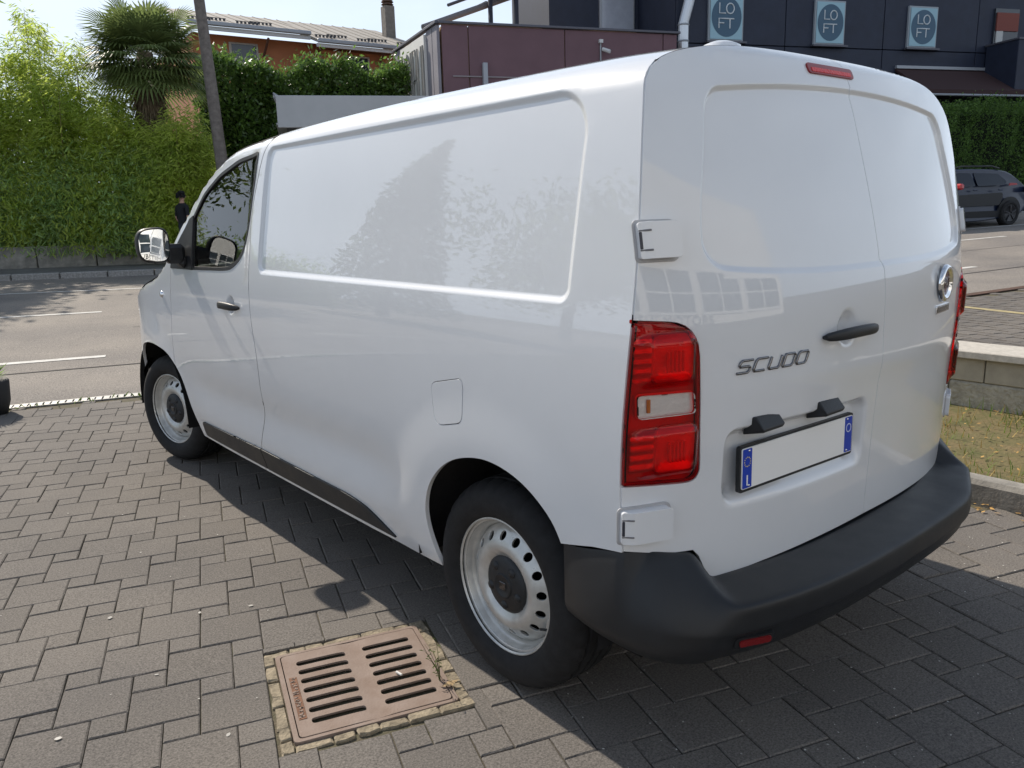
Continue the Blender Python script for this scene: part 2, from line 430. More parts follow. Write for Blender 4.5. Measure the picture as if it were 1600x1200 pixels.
# where the rear doors meet the sides and the roof
def xe(z):
    y = np.full_like(np.asarray(z, float), -.55)
    for _ in range(8): y = rf(-hw(y, z), z, False)
    return hw(y, z, False), y
def roof_pt(y, ph):
    r = RT(y); zt = ZT(y); t = np.sin(ph)**(2/NS); z = zt-r+r*t
    b = hw(y, np.minimum(z, zt-r*1e-6*0+0*z), True) if False else None
    base = HW(z)
    u = np.clip((y-2.70)/1.46, 0, .9999); base = base*(1-u**3.4)**(1/3.4)
    d = rrect_sd(y, z, r=np.where(y < .3, .135, .05), **PANEL_OUT); base = base - .011*sstep(d/.024)
    return base*np.maximum(np.cos(ph), 0)**(2/NS), z

van = empty('delivery_van', (0, 0, 0), label='white panel delivery van parked on the grey paving, rear doors to the camera', cat='van')
PH0 = math.asin(.55**(NS/2))
zs = np.linspace(.646, 1.80, 40); xs_, ys_ = xe(zs)
shut = np.stack([ys_, zs], 1)                         # shut line on the side, (y,z)
def zj(y): return ZT(y)-RT(y)+RT(y)*.55
# ---- rear edge of the roof
ph = np.linspace(PH0, math.pi/2, 26); yr = np.full_like(ph, -.5)
for _ in range(12):
    X_, Z_ = roof_pt(yr, ph); yr = rf(X_, Z_, False)
XR, ZR = roof_pt(yr, ph)
# ---- rear doors
topl = [(-a, b) for a, b in zip(XR, ZR)]
ear = [(-.691, .518), (-.727, .594), (-.745, .614), (-.82, .620)]
lightL = rounded([(-.99, 1.226), (-.764, 1.206), (-.736, .800), (-.99, .822)], [0, .08, .045, 0])
def door_outline():
    g = .0035
    L = [(-(a-g), b) for a, b in zip(xs_, zs)]
    L = [(-(xs_[0]-g), .646)] + L[1:] + [(min(a+.001, -.0018), b-.0008) for a, b in topl[1:]]
    gc = .0018; L += [(-gc, ZR[-1]-.0008), (-gc, .533), (-.30, .530), (-.50, .526)] + ear
    return L
def cut_light(L):
    out = []
    for p in L:
        if p[0] < -.87 and .80 < p[1] < 1.25: continue
        out.append(p)
    # insert the light notch where the outer edge passes it
    i = next(k for k, p in enumerate(out) if p[1] > 1.2 and p[0] < -.8)
    xa = float(xe(np.array([.82]))[0][0]); xb = float(xe(np.array([1.23]))[0][0])
    inner = offset(lightL, .003)
    arc = [tuple(p) for p in inner if p[0] > -.93]
    arc = sorted(arc, key=lambda p: 0)
    notch = [(-(xa-.0035), .8135)] + [tuple(p) for p in arc[::-1]] + [(-(xb-.0035), 1.2245)]
    return out[:i] + notch + out[i:]
DO = np.array(cut_light(door_outline()))
def ring_feats(loop_fn, offs): return [(loop_fn(o), True) for o in offs]
def win_loop(o):
    q = rounded([(-.78+o, 0+o), (.78-o, 0+o), (.78-o, .48-o), (-.78+o, .48-o)], .075, 8); q = resample(q, .03); out = []
    for a, v in q:
        x = a
        for _ in range(6):
            zb = 1.292+.045*min(abs(x)/.78, 1)**3; top = 1.80-.085*x*x; z = zb+v/.48*(top-zb)
            lean = .738-.075*float(sstep((z-1.38)/.4)); x = a/.78*lean
        out.append((x, z))
    return out
def plate_loop(o): return rounded([(-.668+o, .70+o), (-.045-o, .70+o), (-.045-o, .926-o), (-.668+o, .926-o)], .05, 8)
wf = [(win_loop(o), True) for o in (0., .005, .010, .015, .020)]
pf = [(plate_loop(o), True) for o in (0., .01, .02, .03, .05)] + [(circle(-.205, 1.14, r_, 28), True) for r_ in (.015, .03, .045, .06)]
rdl = panel('rear_door', DO, rear(), PAINT, van, feats=wf+pf, h=.03, hb=.014, outv=(0, -1, 0), flange=.014)
rdr = panel('rear_door', DO*np.array([-1, 1]), rear(), PAINT, van, feats=wf, h=.03, hb=.014, outv=(0, -1, 0), flange=.014)
rdl['label'] = 'left rear door with handle, lettering and number plate'; rdr['label'] = 'right rear door with round emblem'
# dark seal behind the shut lines
mb = MB(); mb.tube([(-(a-.02), b+.012, c) for a, b, c in zip(xs_, ys_, zs)] + [(-max(a-.02, 0), y+.03, z-.030) for a, y, z in zip(XR, yr, ZR)] + [(max(a-.02, 0), y+.03, z-.030) for a, y, z in zip(XR[::-1], yr[::-1], ZR[::-1])] + [((a-.02), b+.012, c) for a, b, c in zip(xs_[::-1], ys_[::-1], zs[::-1])], .011, 6)
mb.tube([(0, float(rf(0, z))+.016, z) for z in np.linspace(.55, 1.86, 30)], .011, 6)
mb.build('door_seal', BLACK, van, True)

# ---- sides
ARCH_R = [(-.334, .601), (-.31, .645), (-.265, .690), (-.191, .735), (-.10, .762), (-.02, .768), (.06, .757), (.161, .722), (.24, .668), (.30, .60), (.335, .52), (.342, .455), (.332, .378), (.315, .300)]
SEAM = [(1.795, .293), (1.735, .42), (1.68, .55), (1.64, .66), (1.624, .76), (1.623, .87), (1.652, 1.04), (1.668, 1.236), (1.672, 1.36), (1.678, 1.458), (1.662, 1.56), (1.638, 1.66), (1.612, 1.75)]
SEAM_UP = SEAM + [(1.592, 1.795), (1.588, float(zj(1.588)))]
SEAMs = np.array(SEAM)
def smooth_line(pts, n=5):
    P = np.asarray(pts, float); d = np.concatenate([[0], np.cumsum(np.linalg.norm(np.diff(P, axis=0), axis=1))])
    fx, fy = nspline(d, P[:, 0]), nspline(d, P[:, 1]); s = np.linspace(0, d[-1], (len(P)-1)*n+1); return np.stack([fx(s), fy(s)], 1)
seam = smooth_line(SEAM_UP); G2 = .0036
arch_r = smooth_line(ARCH_R)
top_y = np.linspace(1.585, float(yr[0])+.006, 60)
side_out = [tuple(p) for p in shut[::-1] + np.array([.0025, 0])] + [(float(ys_[0])+.003, .642), (-.45, .628)] + [tuple(p) for p in arch_r] + [(.8, .291)] \
    + [tuple(p) for p in seam - np.array([G2, 0])] + [(a, float(zj(a))) for a in top_y[1:]]
FUEL = rounded([(.250, .962), (.078, 1.000), (.083, .858), (.232, .822)], [.03, .03, .03, .05], 6)
def pan_loop(o):
    q = PANEL_OUT; out = []
    for cx, cz, r_, a0 in ((q['a0'], q['b0'], .045, math.pi), (q['a1'], q['b0'], .05, 1.5*math.pi), (q['a1'], q['b1'], .05, 0), (q['a0'], q['b1'], .135, .5*math.pi)):
        sx = 1 if cx == q['a0'] else -1; sz = 1 if cz == q['b0'] else -1; rr_ = max(r_-o, .002)
        out += [(cx+sx*r_+rr_*math.cos(a0+t), cz+sz*r_+rr_*math.sin(a0+t)) for t in np.linspace(0, math.pi/2, 10)]
    return out
sf = [(pan_loop(o), True) for o in (0., .006, .012, .018, .024)] + [(circle(0, .335, r_, 60), True) for r_ in (.46, .5, .54, .58)]
for s in (-1, 1):
    sp = panel('side_panel', side_out, side(s), PAINT, van, holes=[FUEL] if s < 0 else [], feats=sf, h=.04, hb=.018, outv=(s, 0, 0), flange=.016)
    if s < 0:
        ff = panel('fuel_flap', offset(FUEL, -.0032), side(s, .0005), PAINT, van, h=.03, hb=.01, outv=(s, 0, 0), flange=.01)
        panel('flap_backing', offset(FUEL, .01), side(s, -.014), BLACK, ff, h=.05, outv=(s, 0, 0), flange=0)
# ---- roof
def roof_part(name, y0, y1, ny, p0, p1, nphi, mt, yfun=None, mirror=True, only=0):
    php = np.linspace(p0, p1, nphi); V = []; F = []; NR = []
    for sgn in ((only,) if only else (-1, 1)):
        base = len(V)
        for i in range(ny):
            for j in range(nphi):
                ya = yfun(php[j]) if yfun else y0
                y = ya + (y1-ya)*(i/(ny-1))
                def pt(yy, pp):
                    x, z = roof_pt(np.array([yy]), np.array([pp])); return np.array([sgn*x[0], yy, z[0]])
                V.append(pt(y, php[j])); pj = min(php[j], math.pi/2-.02)
                n = np.cross(pt(y+1e-3, pj)-pt(y-1e-3, pj), pt(y, pj+1e-3)-pt(y, pj-1e-3)); n /= np.linalg.norm(n)+1e-12
                if n[2] < 0: n = -n
                if php[j] > math.pi/2-.02: n[0] = 0; n /= np.linalg.norm(n)
                NR.append(n)
        for i in range(ny-1):
            for j in range(nphi-1):
                a = base+i*nphi+j; q = (a, a+1, a+nphi+1, a+nphi)
                g_ = np.cross(np.array(V[q[1]])-V[q[0]], np.array(V[q[3]])-V[q[0]]); F.append(q if g_@NR[a] > 0 else q[::-1])
    o = mk(name, V, F, mt, van, True); fixn = o.data
    # orient faces upwards/outwards
    o.data.normals_split_custom_set_from_vertices([tuple(n) for n in NR]); return o
def yrear(p): return float(np.interp(p, ph, yr))+.0008
def orient(o, c=(0, 1.2, .9)):
    bm = bmesh.new(); bm.from_mesh(o.data); bm.faces.ensure_lookup_table()
    n = sum(1 if f.normal.dot(f.calc_center_median()-Vector(c)) > 0 else -1 for f in bm.faces); bm.free(); return n
roof = roof_part('roof', 0, 1.80, 60, PH0, math.pi/2, 24, PAINT, yfun=yrear)
PHW = 1.12
for sg in (-1, 1): roof_part('windscreen_pillar', 1.80, 2.86, 24, PH0, PHW, 12, PAINT, only=sg)
roof_part('windscreen', 1.80, 2.86, 24, PHW, math.pi/2, 10, SHIELD)
bon = roof_part('bonnet', 2.86, 4.12, 60, PH0*.82, math.pi/2, 22, PAINT); bon.data.transform(Matrix.Translation((0, 0, .002)) @ Matrix.Diagonal((1.0045, 1, 1, 1)))
# ---- cab doors and wings
DTOP = np.array([(y, float(zj(y))-.005) for y in np.linspace(2.735, 1.592, 60)])
ARCH_F = smooth_line([(2.622, .300), (2.65, .40), (2.674, .466), (2.70, .55), (2.74, .63), (2.80, .69)], 4)
FRONT_EDGE = smooth_line([(2.80, .69), (2.80, .80), (2.775, .92), (2.756, 1.018), (2.742, 1.15), (2.735, 1.26), (2.735, float(zj(2.735))-.006)], 4)
sm = seam[seam[:, 1] < 1.805]
door_out = [tuple(p) for p in (sm + np.array([G2, 0]))[::-1]] + [(2.2, .292)] + [tuple(p) for p in ARCH_F] + [tuple(p-np.array([G2, 0])) for p in FRONT_EDGE[1:]] + [tuple(p) for p in DTOP[1:-1]]
WIN = rounded([(1.668, 1.765), (1.668, 1.64), (1.70, 1.47), (1.775, 1.315), (1.90, 1.255), (2.02, 1.246), (2.44, 1.236), (2.468, 1.482), (2.32, 1.606), (2.127, 1.692), (1.905, 1.745)], [.02, .05, .06, .06, .05, .05, .006, .02, .05, .05, .05])
BY = np.linspace(2.86, 4.12, 60)
FENDER = [tuple(p+np.array([G2, 0])) for p in FRONT_EDGE] + [(y, float(zj(y))-.002) for y in np.linspace(2.75, 2.85, 5)] + [(y, float(zj(y))) for y in BY[:-1]] + [(4.10, .45), (3.80, .41), (3.70, .42)] \
    + [tuple(p) for p in smooth_line([(3.69, .43), (3.665, .53), (3.60, .63), (3.50, .705), (3.38, .752), (3.25, .773), (3.12, .778), (3.0, .768), (2.90, .745), (2.806, .692)], 4)]
cdoors = []
for s in (-1, 1):
    cdr = panel('cab_door', door_out, side(s), PAINT, van, holes=[WIN], feats=[(circle(1.885, 1.09, r_, 28), True) for r_ in (.012, .025, .04, .052)], h=.035, hb=.016, outv=(s, 0, 0), flange=.016); cdoors.append(cdr)
    panel('window_trim', offset(WIN, .004), side(s, .002), PLAST, cdr, holes=[offset(WIN, -.012)], h=.05, hb=.02, outv=(s, 0, 0), flange=.012)
    panel('side_window', offset(WIN, -.006), side(s, -.006), GLASS, cdr, h=.06, hb=.03, outv=(s, 0, 0), flange=0)
    panel('mirror_sail', rounded([(2.425, 1.232), (2.445, 1.505), (2.50, 1.487), (2.60, 1.402), (2.69, 1.315), (2.722, 1.24), (2.72, 1.232)], .004, 3), side(s, .006), PLAST, cdr, h=.05, hb=.02, outv=(s, 0, 0), flange=.012)
    panel('front_wing', FENDER, side(s), PAINT, van, h=.04, hb=.02, outv=(s, 0, 0), flange=.016, feats=[(circle(WB, .335, r_, 60), True) for r_ in (.5, .56, .62)])
    mb = MB(); mb.tube([(s*(hw(np.array([a]), np.array([b]))[0]-.0085), a, b) for a, b in np.concatenate([seam])], .0075, 6); mb.tube([(s*(hw(np.array([a]), np.array([b]))[0]-.010), a, b) for a, b in FRONT_EDGE], .0075, 6)
    mb.tube([(s*(hw(np.array([a]), np.array([b]))[0]-.010), a, b) for a, b in DTOP], .0075, 6)
    mb.build('door_seal', BLACK, van, True)
    # plastic cladding along the sill
    CLF = rounded([(1.742, .314), (2.55, .318), (2.535, .405), (1.738, .418)], [.004, .03, .03, .004]); CLR = rounded([(.60, .314), (1.734, .314), (1.730, .418), (.90, .410), (.77, .394)], [.01, .004, .004, .05, .05])
    panel('cladding_strip', CLF, side(s, .008), PLAST, van, h=.03, hb=.012, outv=(s, 0, 0), flange=.016)
    panel('cladding_strip', CLR, side(s, .008), PLAST, van, h=.03, hb=.012, outv=(s, 0, 0), flange=.016)
    # indicator repeater
    p = [s*(hw(np.array([2.898]), np.array([1.08]))[0]), 2.898, 1.08]
    MB().lathe([(.0, .012), (.012, .010), (.018, .004), (.02, -.004)], 16, frame_m(p, (0, 1, 0), (s, 0, 0))).build('indicator_lamp', CHROME, van, True)
    # wheel arch liners
    for yc in (0, WB):
        mb = MB(); n = 28
        V = []; 
        for k in range(n+1):
            a = -.06 + (math.pi+.12)*k/n; r_ = .435 if yc == 0 else .455
            for x in (.905, .60, .50): V.append((s*x, yc+r_*math.cos(a), .335+r_*math.sin(a)))
        F = []
        for k in range(n):
            for j in range(2): q = (k*3+j, k*3+j+1, k*3+j+4, k*3+j+3); F.append(q)
        V += [(s*.5, yc, .335)]; c_ = len(V)-1
        F += [(k*3+2, c_, k*3+5) for k in range(n)]
        mk('arch_liner', V, F, BLACK if yc else mat('felt_liner', (.014, .014, .016), .95, var=.3, vscale=20), van, True)
    trim_out = [p for p in door_out if p[1] < 1.80]
    panel('door_trim', offset(np.array(door_out), -.012), side(s, -.035), TRIM, cdoors[-1], holes=[offset(WIN, .004)], h=.08, hb=.04, outv=(s, 0, 0), flange=0)
for nm, ya, yb, pa, pb in (('headlining', 1.45, 1.80, PH0*.7, math.pi/2), ('pillar_trim', 1.80, 2.86, PH0*.7, PHW)):
    for sg in (-1, 1):
        o = roof_part(nm, ya, yb, 14, pa, pb, 12, TRIM, only=sg); o.data.transform(Matrix.Translation((0, -.01, -.028)) @ Matrix.Diagonal((.968, 1, 1, 1)))
# underbody, floor and bulkhead
MB().box((0, 1.75, .30), (1.60, 4.5, .10), bev=.03).box((.15, .5, .27), (.5, 1.2, .14), bev=.03).tube([(-.8, 0, .335), (.8, 0, .335)], .05, 10).tube([(-.8, WB, .335), (.8, WB, .335)], .04, 10).build('underbody', BLACK, van)
MB().box((0, 1.58, 1.02), (1.56, .02, 1.34)).build('bulkhead', mat('grey_bulkhead', (.06, .062, .065), .8), van)
mb = MB().box((0, 2.72, 1.02), (1.66, .50, .26), bev=.08).box((0, 2.2, .42), (1.6, 1.3, .05)); mb.box((-.42, 2.5, 1.12), (.34, .16, .08), bev=.03); mb.build('dashboard', TRIM, van)
mb = MB()
ring = [Vector((-.42+.19*math.cos(a), 2.36+.08*math.sin(a), 1.10+.17*math.sin(a))) for a in np.linspace(0, 2*math.pi, 25)]
mb.tube(ring, .016, 6, False).tube([(-.42, 2.36, 1.10), (-.42, 2.5, 1.04)], .04, 8); mb.build('steering_wheel', TRIM, van, True)
for sx in (-.42, .42):
    mb = MB().box((sx, 1.98, .76), (.52, .52, .16), bev=.06).box((sx, 1.74, 1.10), (.50, .16, .66), bev=.06, M=Matrix.Rotation(.18, 3, 'X')).box((sx, 1.67, 1.52), (.26, .1, .2), bev=.04)
    mb.build('seat', mat('seat_cloth', (.03, .031, .035), .9), van, True)
# ---- front bumper (dark valance that shows beside the front wheel)
V = []; F = []; us = np.linspace(-1, 1, 41)
for u_ in us:
    x = .90*u_; y = 4.14-.62*abs(u_)**3.2
    for z, d in ((.62, -.02), (.55, .03), (.42, .03), (.30, -.02), (.26, -.10)): V.append((x*(1+.02*(d > 0)), y+d*.8, z))
for i in range(40):
    for j in range(4): F.append((i*5+j, i*5+j+1, i*5+6+j, i*5+5+j))
auto_smooth(mk('front_bumper', V, F, PLAST, van), 50)

# ---- rear bumper
def rear_bumper():
    # plan of the outer face, left half, from the wheel arch round to the middle
    O = smooth_line([(-.935, -.338), (-.951, -.42), (-.953, -.52), (-.937, -.62), (-.90, -.69), (-.84, -.745), (-.77, -.782), (-.67, -.815), (-.53, -.845), (-.35, -.865), (-.17, -.873), (0., -.875)], 5)
    V = []; n = len(O); m = 0
    for i, (x, y) in enumerate(O):
        d = O[min(i+1, n-1)]-O[max(i-1, 0)]; d /= np.linalg.norm(d); nx, ny = d[1], -d[0]       # inward = (-nx,-ny) for this turn
        if x*nx+(y+.2)*ny > 0: nx, ny = -nx, -ny                                                # now (nx,ny) points inwards
        k = float(sstep((x+.842)/.075)) if y < -.5 else 0.                                      # 0 in the ear, 1 along the step
        bx_ = x+.088*float(sstep((-.45-x)/.35)) if y < -.56 else -.93
        zt = (.604+.040*float(sstep((-.34-y)/.25))-.030*float(sstep((bx_+.92)/.17)))*(1-k)+.526*k
        zb = .315+.02*k
        xi, yi = (x, y)
        # body line behind the bumper
        if y > -.56: bx, by = -float(hw(np.array([y]), np.array([zt]))[0])+.006, y
        else:
            bx = max(x+.088*float(sstep((-.45-x)/.35)), -.925); by = float(rf(np.array([bx]), np.array([max(zt, .54)]), False)[0])+.008
        ear = 1-k
        def mixp(f, z, extra=0.):  # f=0 on the body line, 1 on the outer face
            return (bx+(x-bx)*f-nx*extra, by+(y-by)*f-ny*extra, z)
        sec = [mixp(-.25, zt-.03), mixp(.0, zt-.0), mixp(.18*k+.10*ear, zt+.001), mixp(.55*k+.28*ear, zt-.002*k-.010*ear), mixp(.86*k+.52*ear, zt-.004*k-.040*ear), mixp(.965*k+.74*ear, zt-.006*k-.078*ear), mixp(.995*k+.90*ear, zt-.016*k-.115*ear), mixp(1., zt-.034*k-.155*ear),
               mixp(1., .455), mixp(.995, .447), mixp(.93*k+.985*ear, .440), mixp(.90*k+.97*ear, .405), (x+nx*.055, y+ny*.055, .355), (x+nx*.10, y+ny*.10, zb), (x+nx*.20, y+ny*.2, zb+.004)]
        m = len(sec); V += sec
    F = []
    for i in range(n-1):
        for j in range(m-1): F.append((i*m+j, i*m+j+1, (i+1)*m+j+1, (i+1)*m+j))
    V2 = V+[(-a*(1-.045*float(sstep((-a-.3)/.5))), b+.045*float(sstep((-a-.35)/.4))*float(sstep((-.35-b)/.2)), c) for a, b, c in V]; b0 = len(V); F2 = F+[tuple(b0+q for q in f[::-1]) for f in F]
    o = mk('rear_bumper', V2, F2, PLAST, van); bm = bmesh.new(); bm.from_mesh(o.data); bmesh.ops.remove_doubles(bm, verts=bm.verts, dist=1e-4); bmesh.ops.recalc_face_normals(bm, faces=bm.faces); bm.to_mesh(o.data); bm.free()
    auto_smooth(o, 60); o.data.update(); md = o.modifiers.new('sub', 'SUBSURF'); md.levels = md.render_levels = 1
    return o
bumper = rear_bumper()
for s in (-1, 1):
    c_ = Vector((-.712, -.784, .418)) if s < 0 else Vector((.682, -.741, .418)); ex = Vector((1, s*.42, 0)).normalized(); ez = Vector((s*.42, -1, -.22)).normalized()
    M = frame_m(c_, ex, ez)
    pl = rounded([(-.045, -.009), (.045, -.009), (.045, .010), (-.045, .010)], .008)
    MB().prism([tuple(p) for p in pl], .012, M).build('reflector', mat('red_reflector', (.17, .005, .007), .3, coat=.4, bump=.001, bscale=300), bumper)
    pl = rounded([(-.058, -.015), (.058, -.015), (.058, .016), (-.058, .016)], .010)
    MB().prism([tuple(p) for p in pl], .008, M).build('reflector_surround', PLAST, bumper)

# ---- tail lights
def tail_light(s):
    fl = np.array([s*-1., 1.])
    LO = np.array([(max(p[0], -float(xe(np.array([p[1]]))[0][0])+.001), p[1]) for p in resample(lightL, .012)])
    house = panel('tail_light', LO*fl, rearn(-.024), mat('lamp_housing', (.70, .03, .03), .3, coat=.5), van, h=.03, hb=.012, outv=(0, -1, 0), flange=.02)
    house['label'] = 'red upright tail light at the %s rear corner' % ('left' if s < 0 else 'right')
    def lob(x, z):
        ax = -np.abs(x)
        d1 = rrect_sd(ax, z, -.930, -.768, 1.056, 1.194, .03); d2 = rrect_sd(ax, z, -.930, -.748, .826, .964, .03)
        e = rrect_sd(ax, z, -.99, -.742, .806, 1.215, .05)
        return .003+.005*sstep(e/.02)+.014*sstep(d1/.024)+.014*sstep(d2/.024)
    lens = rearn(lob)
    band = rounded([(-.916, 1.044), (-.771, 1.040), (-.764, .984), (-.913, .984)], .012)
    lf = [(rounded([(-.925+o, 1.056+o), (-.768-o, 1.056+o), (-.768-o, 1.194-o), (-.925+o, 1.194-o)], .03), True) for o in (0, .008, .016)] + [(rounded([(-.925+o, .826+o), (-.748-o, .826+o), (-.748-o, .964-o), (-.925+o, .964-o)], .03), True) for o in (0, .008, .016)]
    panel('red_lens', offset(LO, -.0035)*fl, lens, REDLENS, house, holes=[band*fl], feats=[(np.asarray(f)*fl, c) for f, c in lf], h=.02, hb=.008, outv=(0, -1, 0), flange=.012)
    panel('clear_lens', offset(band, -.0015)*fl, rearn(lambda x, z: lob(x, z)+.003), CLEARLENS, house, h=.02, hb=.008, outv=(0, -1, 0), flange=.006)
    panel('lens_rim', offset(LO, -.0035)*fl, rearn(lambda x, z: lob(x, z)*0+.0015), DARKRED, house, holes=[offset(LO, -.008)*fl], h=.03, hb=.010, outv=(0, -1, 0), flange=.01)
    for cz in (1.125, .895):
        cx = .822 if cz > 1 else .806
        def bowl(x, z, cx=cx, cz=cz): q = np.maximum(np.abs(np.abs(x)-cx)/.056, np.abs(z-cz)/.060); return -.001-.018*(1-np.clip(q, 0, 1)**2.4)
        panel('reflector', rounded([(-cx-.051, cz-.057), (-cx+.051, cz-.057), (-cx+.051, cz+.057), (-cx-.051, cz+.057)], .016)*fl, rearn(bowl), REFLECT, house, h=.008, hb=.008, outv=(0, -1, 0), flange=.008)
        panel('side_reflector', rounded([(-.922, cz-.054), (-cx-.055, cz-.054), (-cx-.055, cz+.054), (-.922, cz+.054)], .003)*fl, rearn(lambda x, z: -.010+.002*np.sin(z*260)), mat('side_reflector', (.62, .45, .45), .3, metal=.6, bump=.002, bscale=90), house, h=.008, hb=.008, outv=(0, -1, 0), flange=0)
        mb = MB(); f = rearn(-.004)
        for q in range(5):
            p = f(np.array([s*(cx-.004+.010*(q-2))]), np.array([cz-.008]))[0]; mb.box(p, (.0055, .010, .052), bev=.002)
        o = mb.build('bulb_cover', mat('bulb_cover', (.85, .3, .25), .2), house); o['kind'] = 'stuff'
    panel('clear_reflector', offset(band, .002)*fl, rearn(-.004), mat('clear_reflector', (.85, .85, .85), .3, metal=.25, bump=.003, bscale=60), house, h=.02, hb=.01, outv=(0, -1, 0), flange=0)
    p0 = rearn(.0)(np.array([s*.885]), np.array([1.014]))[0]
    MB().tube([p0-np.array([0, 0, .016]), p0+np.array([0, 0, .016])], .005, 8).build('bulb', mat('amber_bulb', (.6, .18, .03), .3), house)
for s in (-1, 1): tail_light(s)

# ---- high brake light
def rstrip(name, poly, off, mt, parent, flange=.012, h=.02, hb=.01): return panel(name, poly, rear(off), mt, parent, h=h, hb=hb, outv=(0, -1, 0), flange=flange)
BR = rounded([(-.205, 1.828), (.035, 1.828), (.035, 1.856), (-.205, 1.856)], .011)
br = rstrip('brake_light', BR, .005, mat('brake_lens', (.22, .004, .007), .3, coat=.15), van, .012, hb=.006)
rstrip('lens_ribs', rounded([(-.19, 1.833), (.02, 1.833), (.02, 1.844), (-.19, 1.844)], .004), .0065, mat('brake_ribs', (.60, .012, .012), .35, coat=.1, bump=.003, bscale=120), br, .004, hb=.006)
# ---- hinges
for s, door in ((-1, rdl), (1, rdr)):
    for z0, z1, xa in ((1.362, 1.444, .808), (.672, .755, .823)):
        xb = float(xe(np.array([(z0+z1)/2]))[0][0])+.004
        pl = rounded([(-xb, z0), (-xa, z0), (-xa, z1), (-xb, z1)], [.006, .014, .014, .006])*np.array([-s, 1])
        hg = panel('hinge', pl, rearn(lambda x, z: (.030 if s < 0 else .016)-.012*sstep((np.abs(x)-(xb-.028))/.028)), PAINT, door, h=.02, hb=.008, outv=(0, -1, 0), flange=.03)
        o2 = panel('hinge_outline', offset(pl, .007), rearn(.003), mat('hinge_gap_shade', (.42, .42, .43), .5), hg, holes=[offset(pl, -.004)], h=.03, hb=.012, outv=(0, -1, 0), flange=.004)  # grey outline ring: the shaded gap round the hinge put into colour
        zm = (z0+z1)/2
        pl = rounded([(-xb, zm-.019), (-xb+.008, zm-.019), (-xb+.008, zm+.019), (-xb, zm+.019)], .002)*np.array([-s, 1])
        panel('hinge_pin', pl, rearn(.0200 if s < 0 else .006), mat('hinge_dark', (.03, .034, .05), .35), hg, h=.02, hb=.006, outv=(0, -1, 0), flange=.004)
        for dz in (-.022, .022):
            pl = rounded([(-xb, zm+dz-.0015), (-xb+.024, zm+dz-.0015), (-xb+.024, zm+dz+.0015), (-xb, zm+dz+.0015)], .001)*np.array([-s, 1])
            panel('hinge_slot', pl, rearn(lambda x, z: (.0312 if s < 0 else .0172)-.012*sstep((np.abs(x)-(xb-.028))/.028)), mat('hinge_line', (.16, .16, .17), .5), hg, h=.02, hb=.006, outv=(0, -1, 0), flange=.003)
# ---- rear handle: bowed grip over a cup
def grip(name, fpos, L_, hgt, thick, mt, parent, n=24):
    V = []; F = []; m = 12
    for i in range(n+1):
        t = -1+2*i/n; bow = (1-abs(t)**3.0); hh = hgt*(.55+.45*(1-abs(t)**4)); cx, base, cz, out, ax, up = fpos
        stand = .010+.022*bow; drop = .006*abs(t)**2
        for k in range(m):
            a = 2*math.pi*k/m; ca, sa = math.cos(a), math.sin(a); e_ = .7
            dz = hh/2*math.copysign(abs(sa)**e_, sa); do = thick/2*math.copysign(abs(ca)**e_, ca)
            if abs(t) > .97: dz *= .6
            p = Vector(base(t*L_/2, cz+dz-drop)) + Vector(out)*(stand+do*(.8+.2*bow)); V.append(p)
    for i in range(n):
        for k in range(m): F.append((i*m+k, i*m+(k+1) % m, (i+1)*m+(k+1) % m, (i+1)*m+k))
    F += [tuple(range(m)), tuple(n*m+k for k in range(m))[::-1]]
    return fix_normals(auto_smooth(mk(name, V, F, mt, parent), 60))
grip('door_handle', (0, lambda d, z: (-.200+d, float(rf(np.array([-.2+d]), np.array([z]), False)[0]), z), 1.132, (0, -1, 0), None, None), .262, .032, .020, PLAST, rdl)
for s, dr in zip((-1, 1), cdoors):
    grip('door_handle', (0, lambda d, z, s=s: (s*float(hw(np.array([1.885+d]), np.array([z]), False)[0]), 1.885+d, z), 1.090, (s, 0, 0), None, None), .235, .034, .020, PLAST, dr)
# ---- plate lamps and number plate
mb = None
for cx in (-.530, -.272):
    y0 = float(rf(np.array([cx]), np.array([.93]), False)[0])
    V = []; wx = .054
    for sx in (-1, 1):
        V += [(cx+sx*wx, y0+.03, .945), (cx+sx*(wx-.004), y0-.002, .946), (cx+sx*(wx-.002), y0-.026, .916), (cx+sx*(wx-.010), y0-.022, .907), (cx+sx*wx, y0+.035, .894)]
    F = [(0, 1, 2, 3, 4), (9, 8, 7, 6, 5)] + [(i, 5+i, 5+(i+1) % 5, (i+1) % 5) for i in range(5)]
    o = fix_normals(mk('plate_lamp', V, F, PLAST, rdl)); md = o.modifiers.new('b', 'BEVEL'); md.width = .004; md.segments = 2
ya = .0506; PM = frame_m(PLATE_C, (math.cos(ya), -math.sin(ya), 0), (-math.sin(ya), -math.cos(ya), .013))  # local x right, z out of the plate
PM = Matrix.Translation((0, -.012, 0)) @ PM
flipy = Matrix.Scale(1, 4)
ey = (PM.to_3x3() @ Vector((0, 1, 0))).z   # +1 if local y is up
U = 1 if ey > 0 else -1
plate = MB().prism([tuple(p) for p in rounded([(-.267, -.064), (.267, -.064), (.267, .061), (-.267, .061)], .010)], .012, PM).build('number_plate', PLAST, rdl)
plate['label'] = 'number plate with blank white field and blue end bands'
def onp(poly, z, t, name, mt): return MB().prism([(a, b*U) for a, b in poly][::U], t, PM @ Matrix.Translation((0, 0, z))).build(name, mt, plate)
onp([tuple(p) for p in rounded([(-.26, -.055), (.26, -.055), (.26, .055), (-.26, .055)], .006)], .012, .003, 'plate_sheet', mat('plate_white', (.83, .83, .82), .35))
for sx in (-1, 1):
    onp([tuple(p) for p in rounded([(sx*.239-.019, -.053), (sx*.239+.019, -.053), (sx*.239+.019, .053), (sx*.239-.019, .053)], .004)], .015, .0006, 'blue_band', mat('plate_blue', (.005, .045, .42), .35))
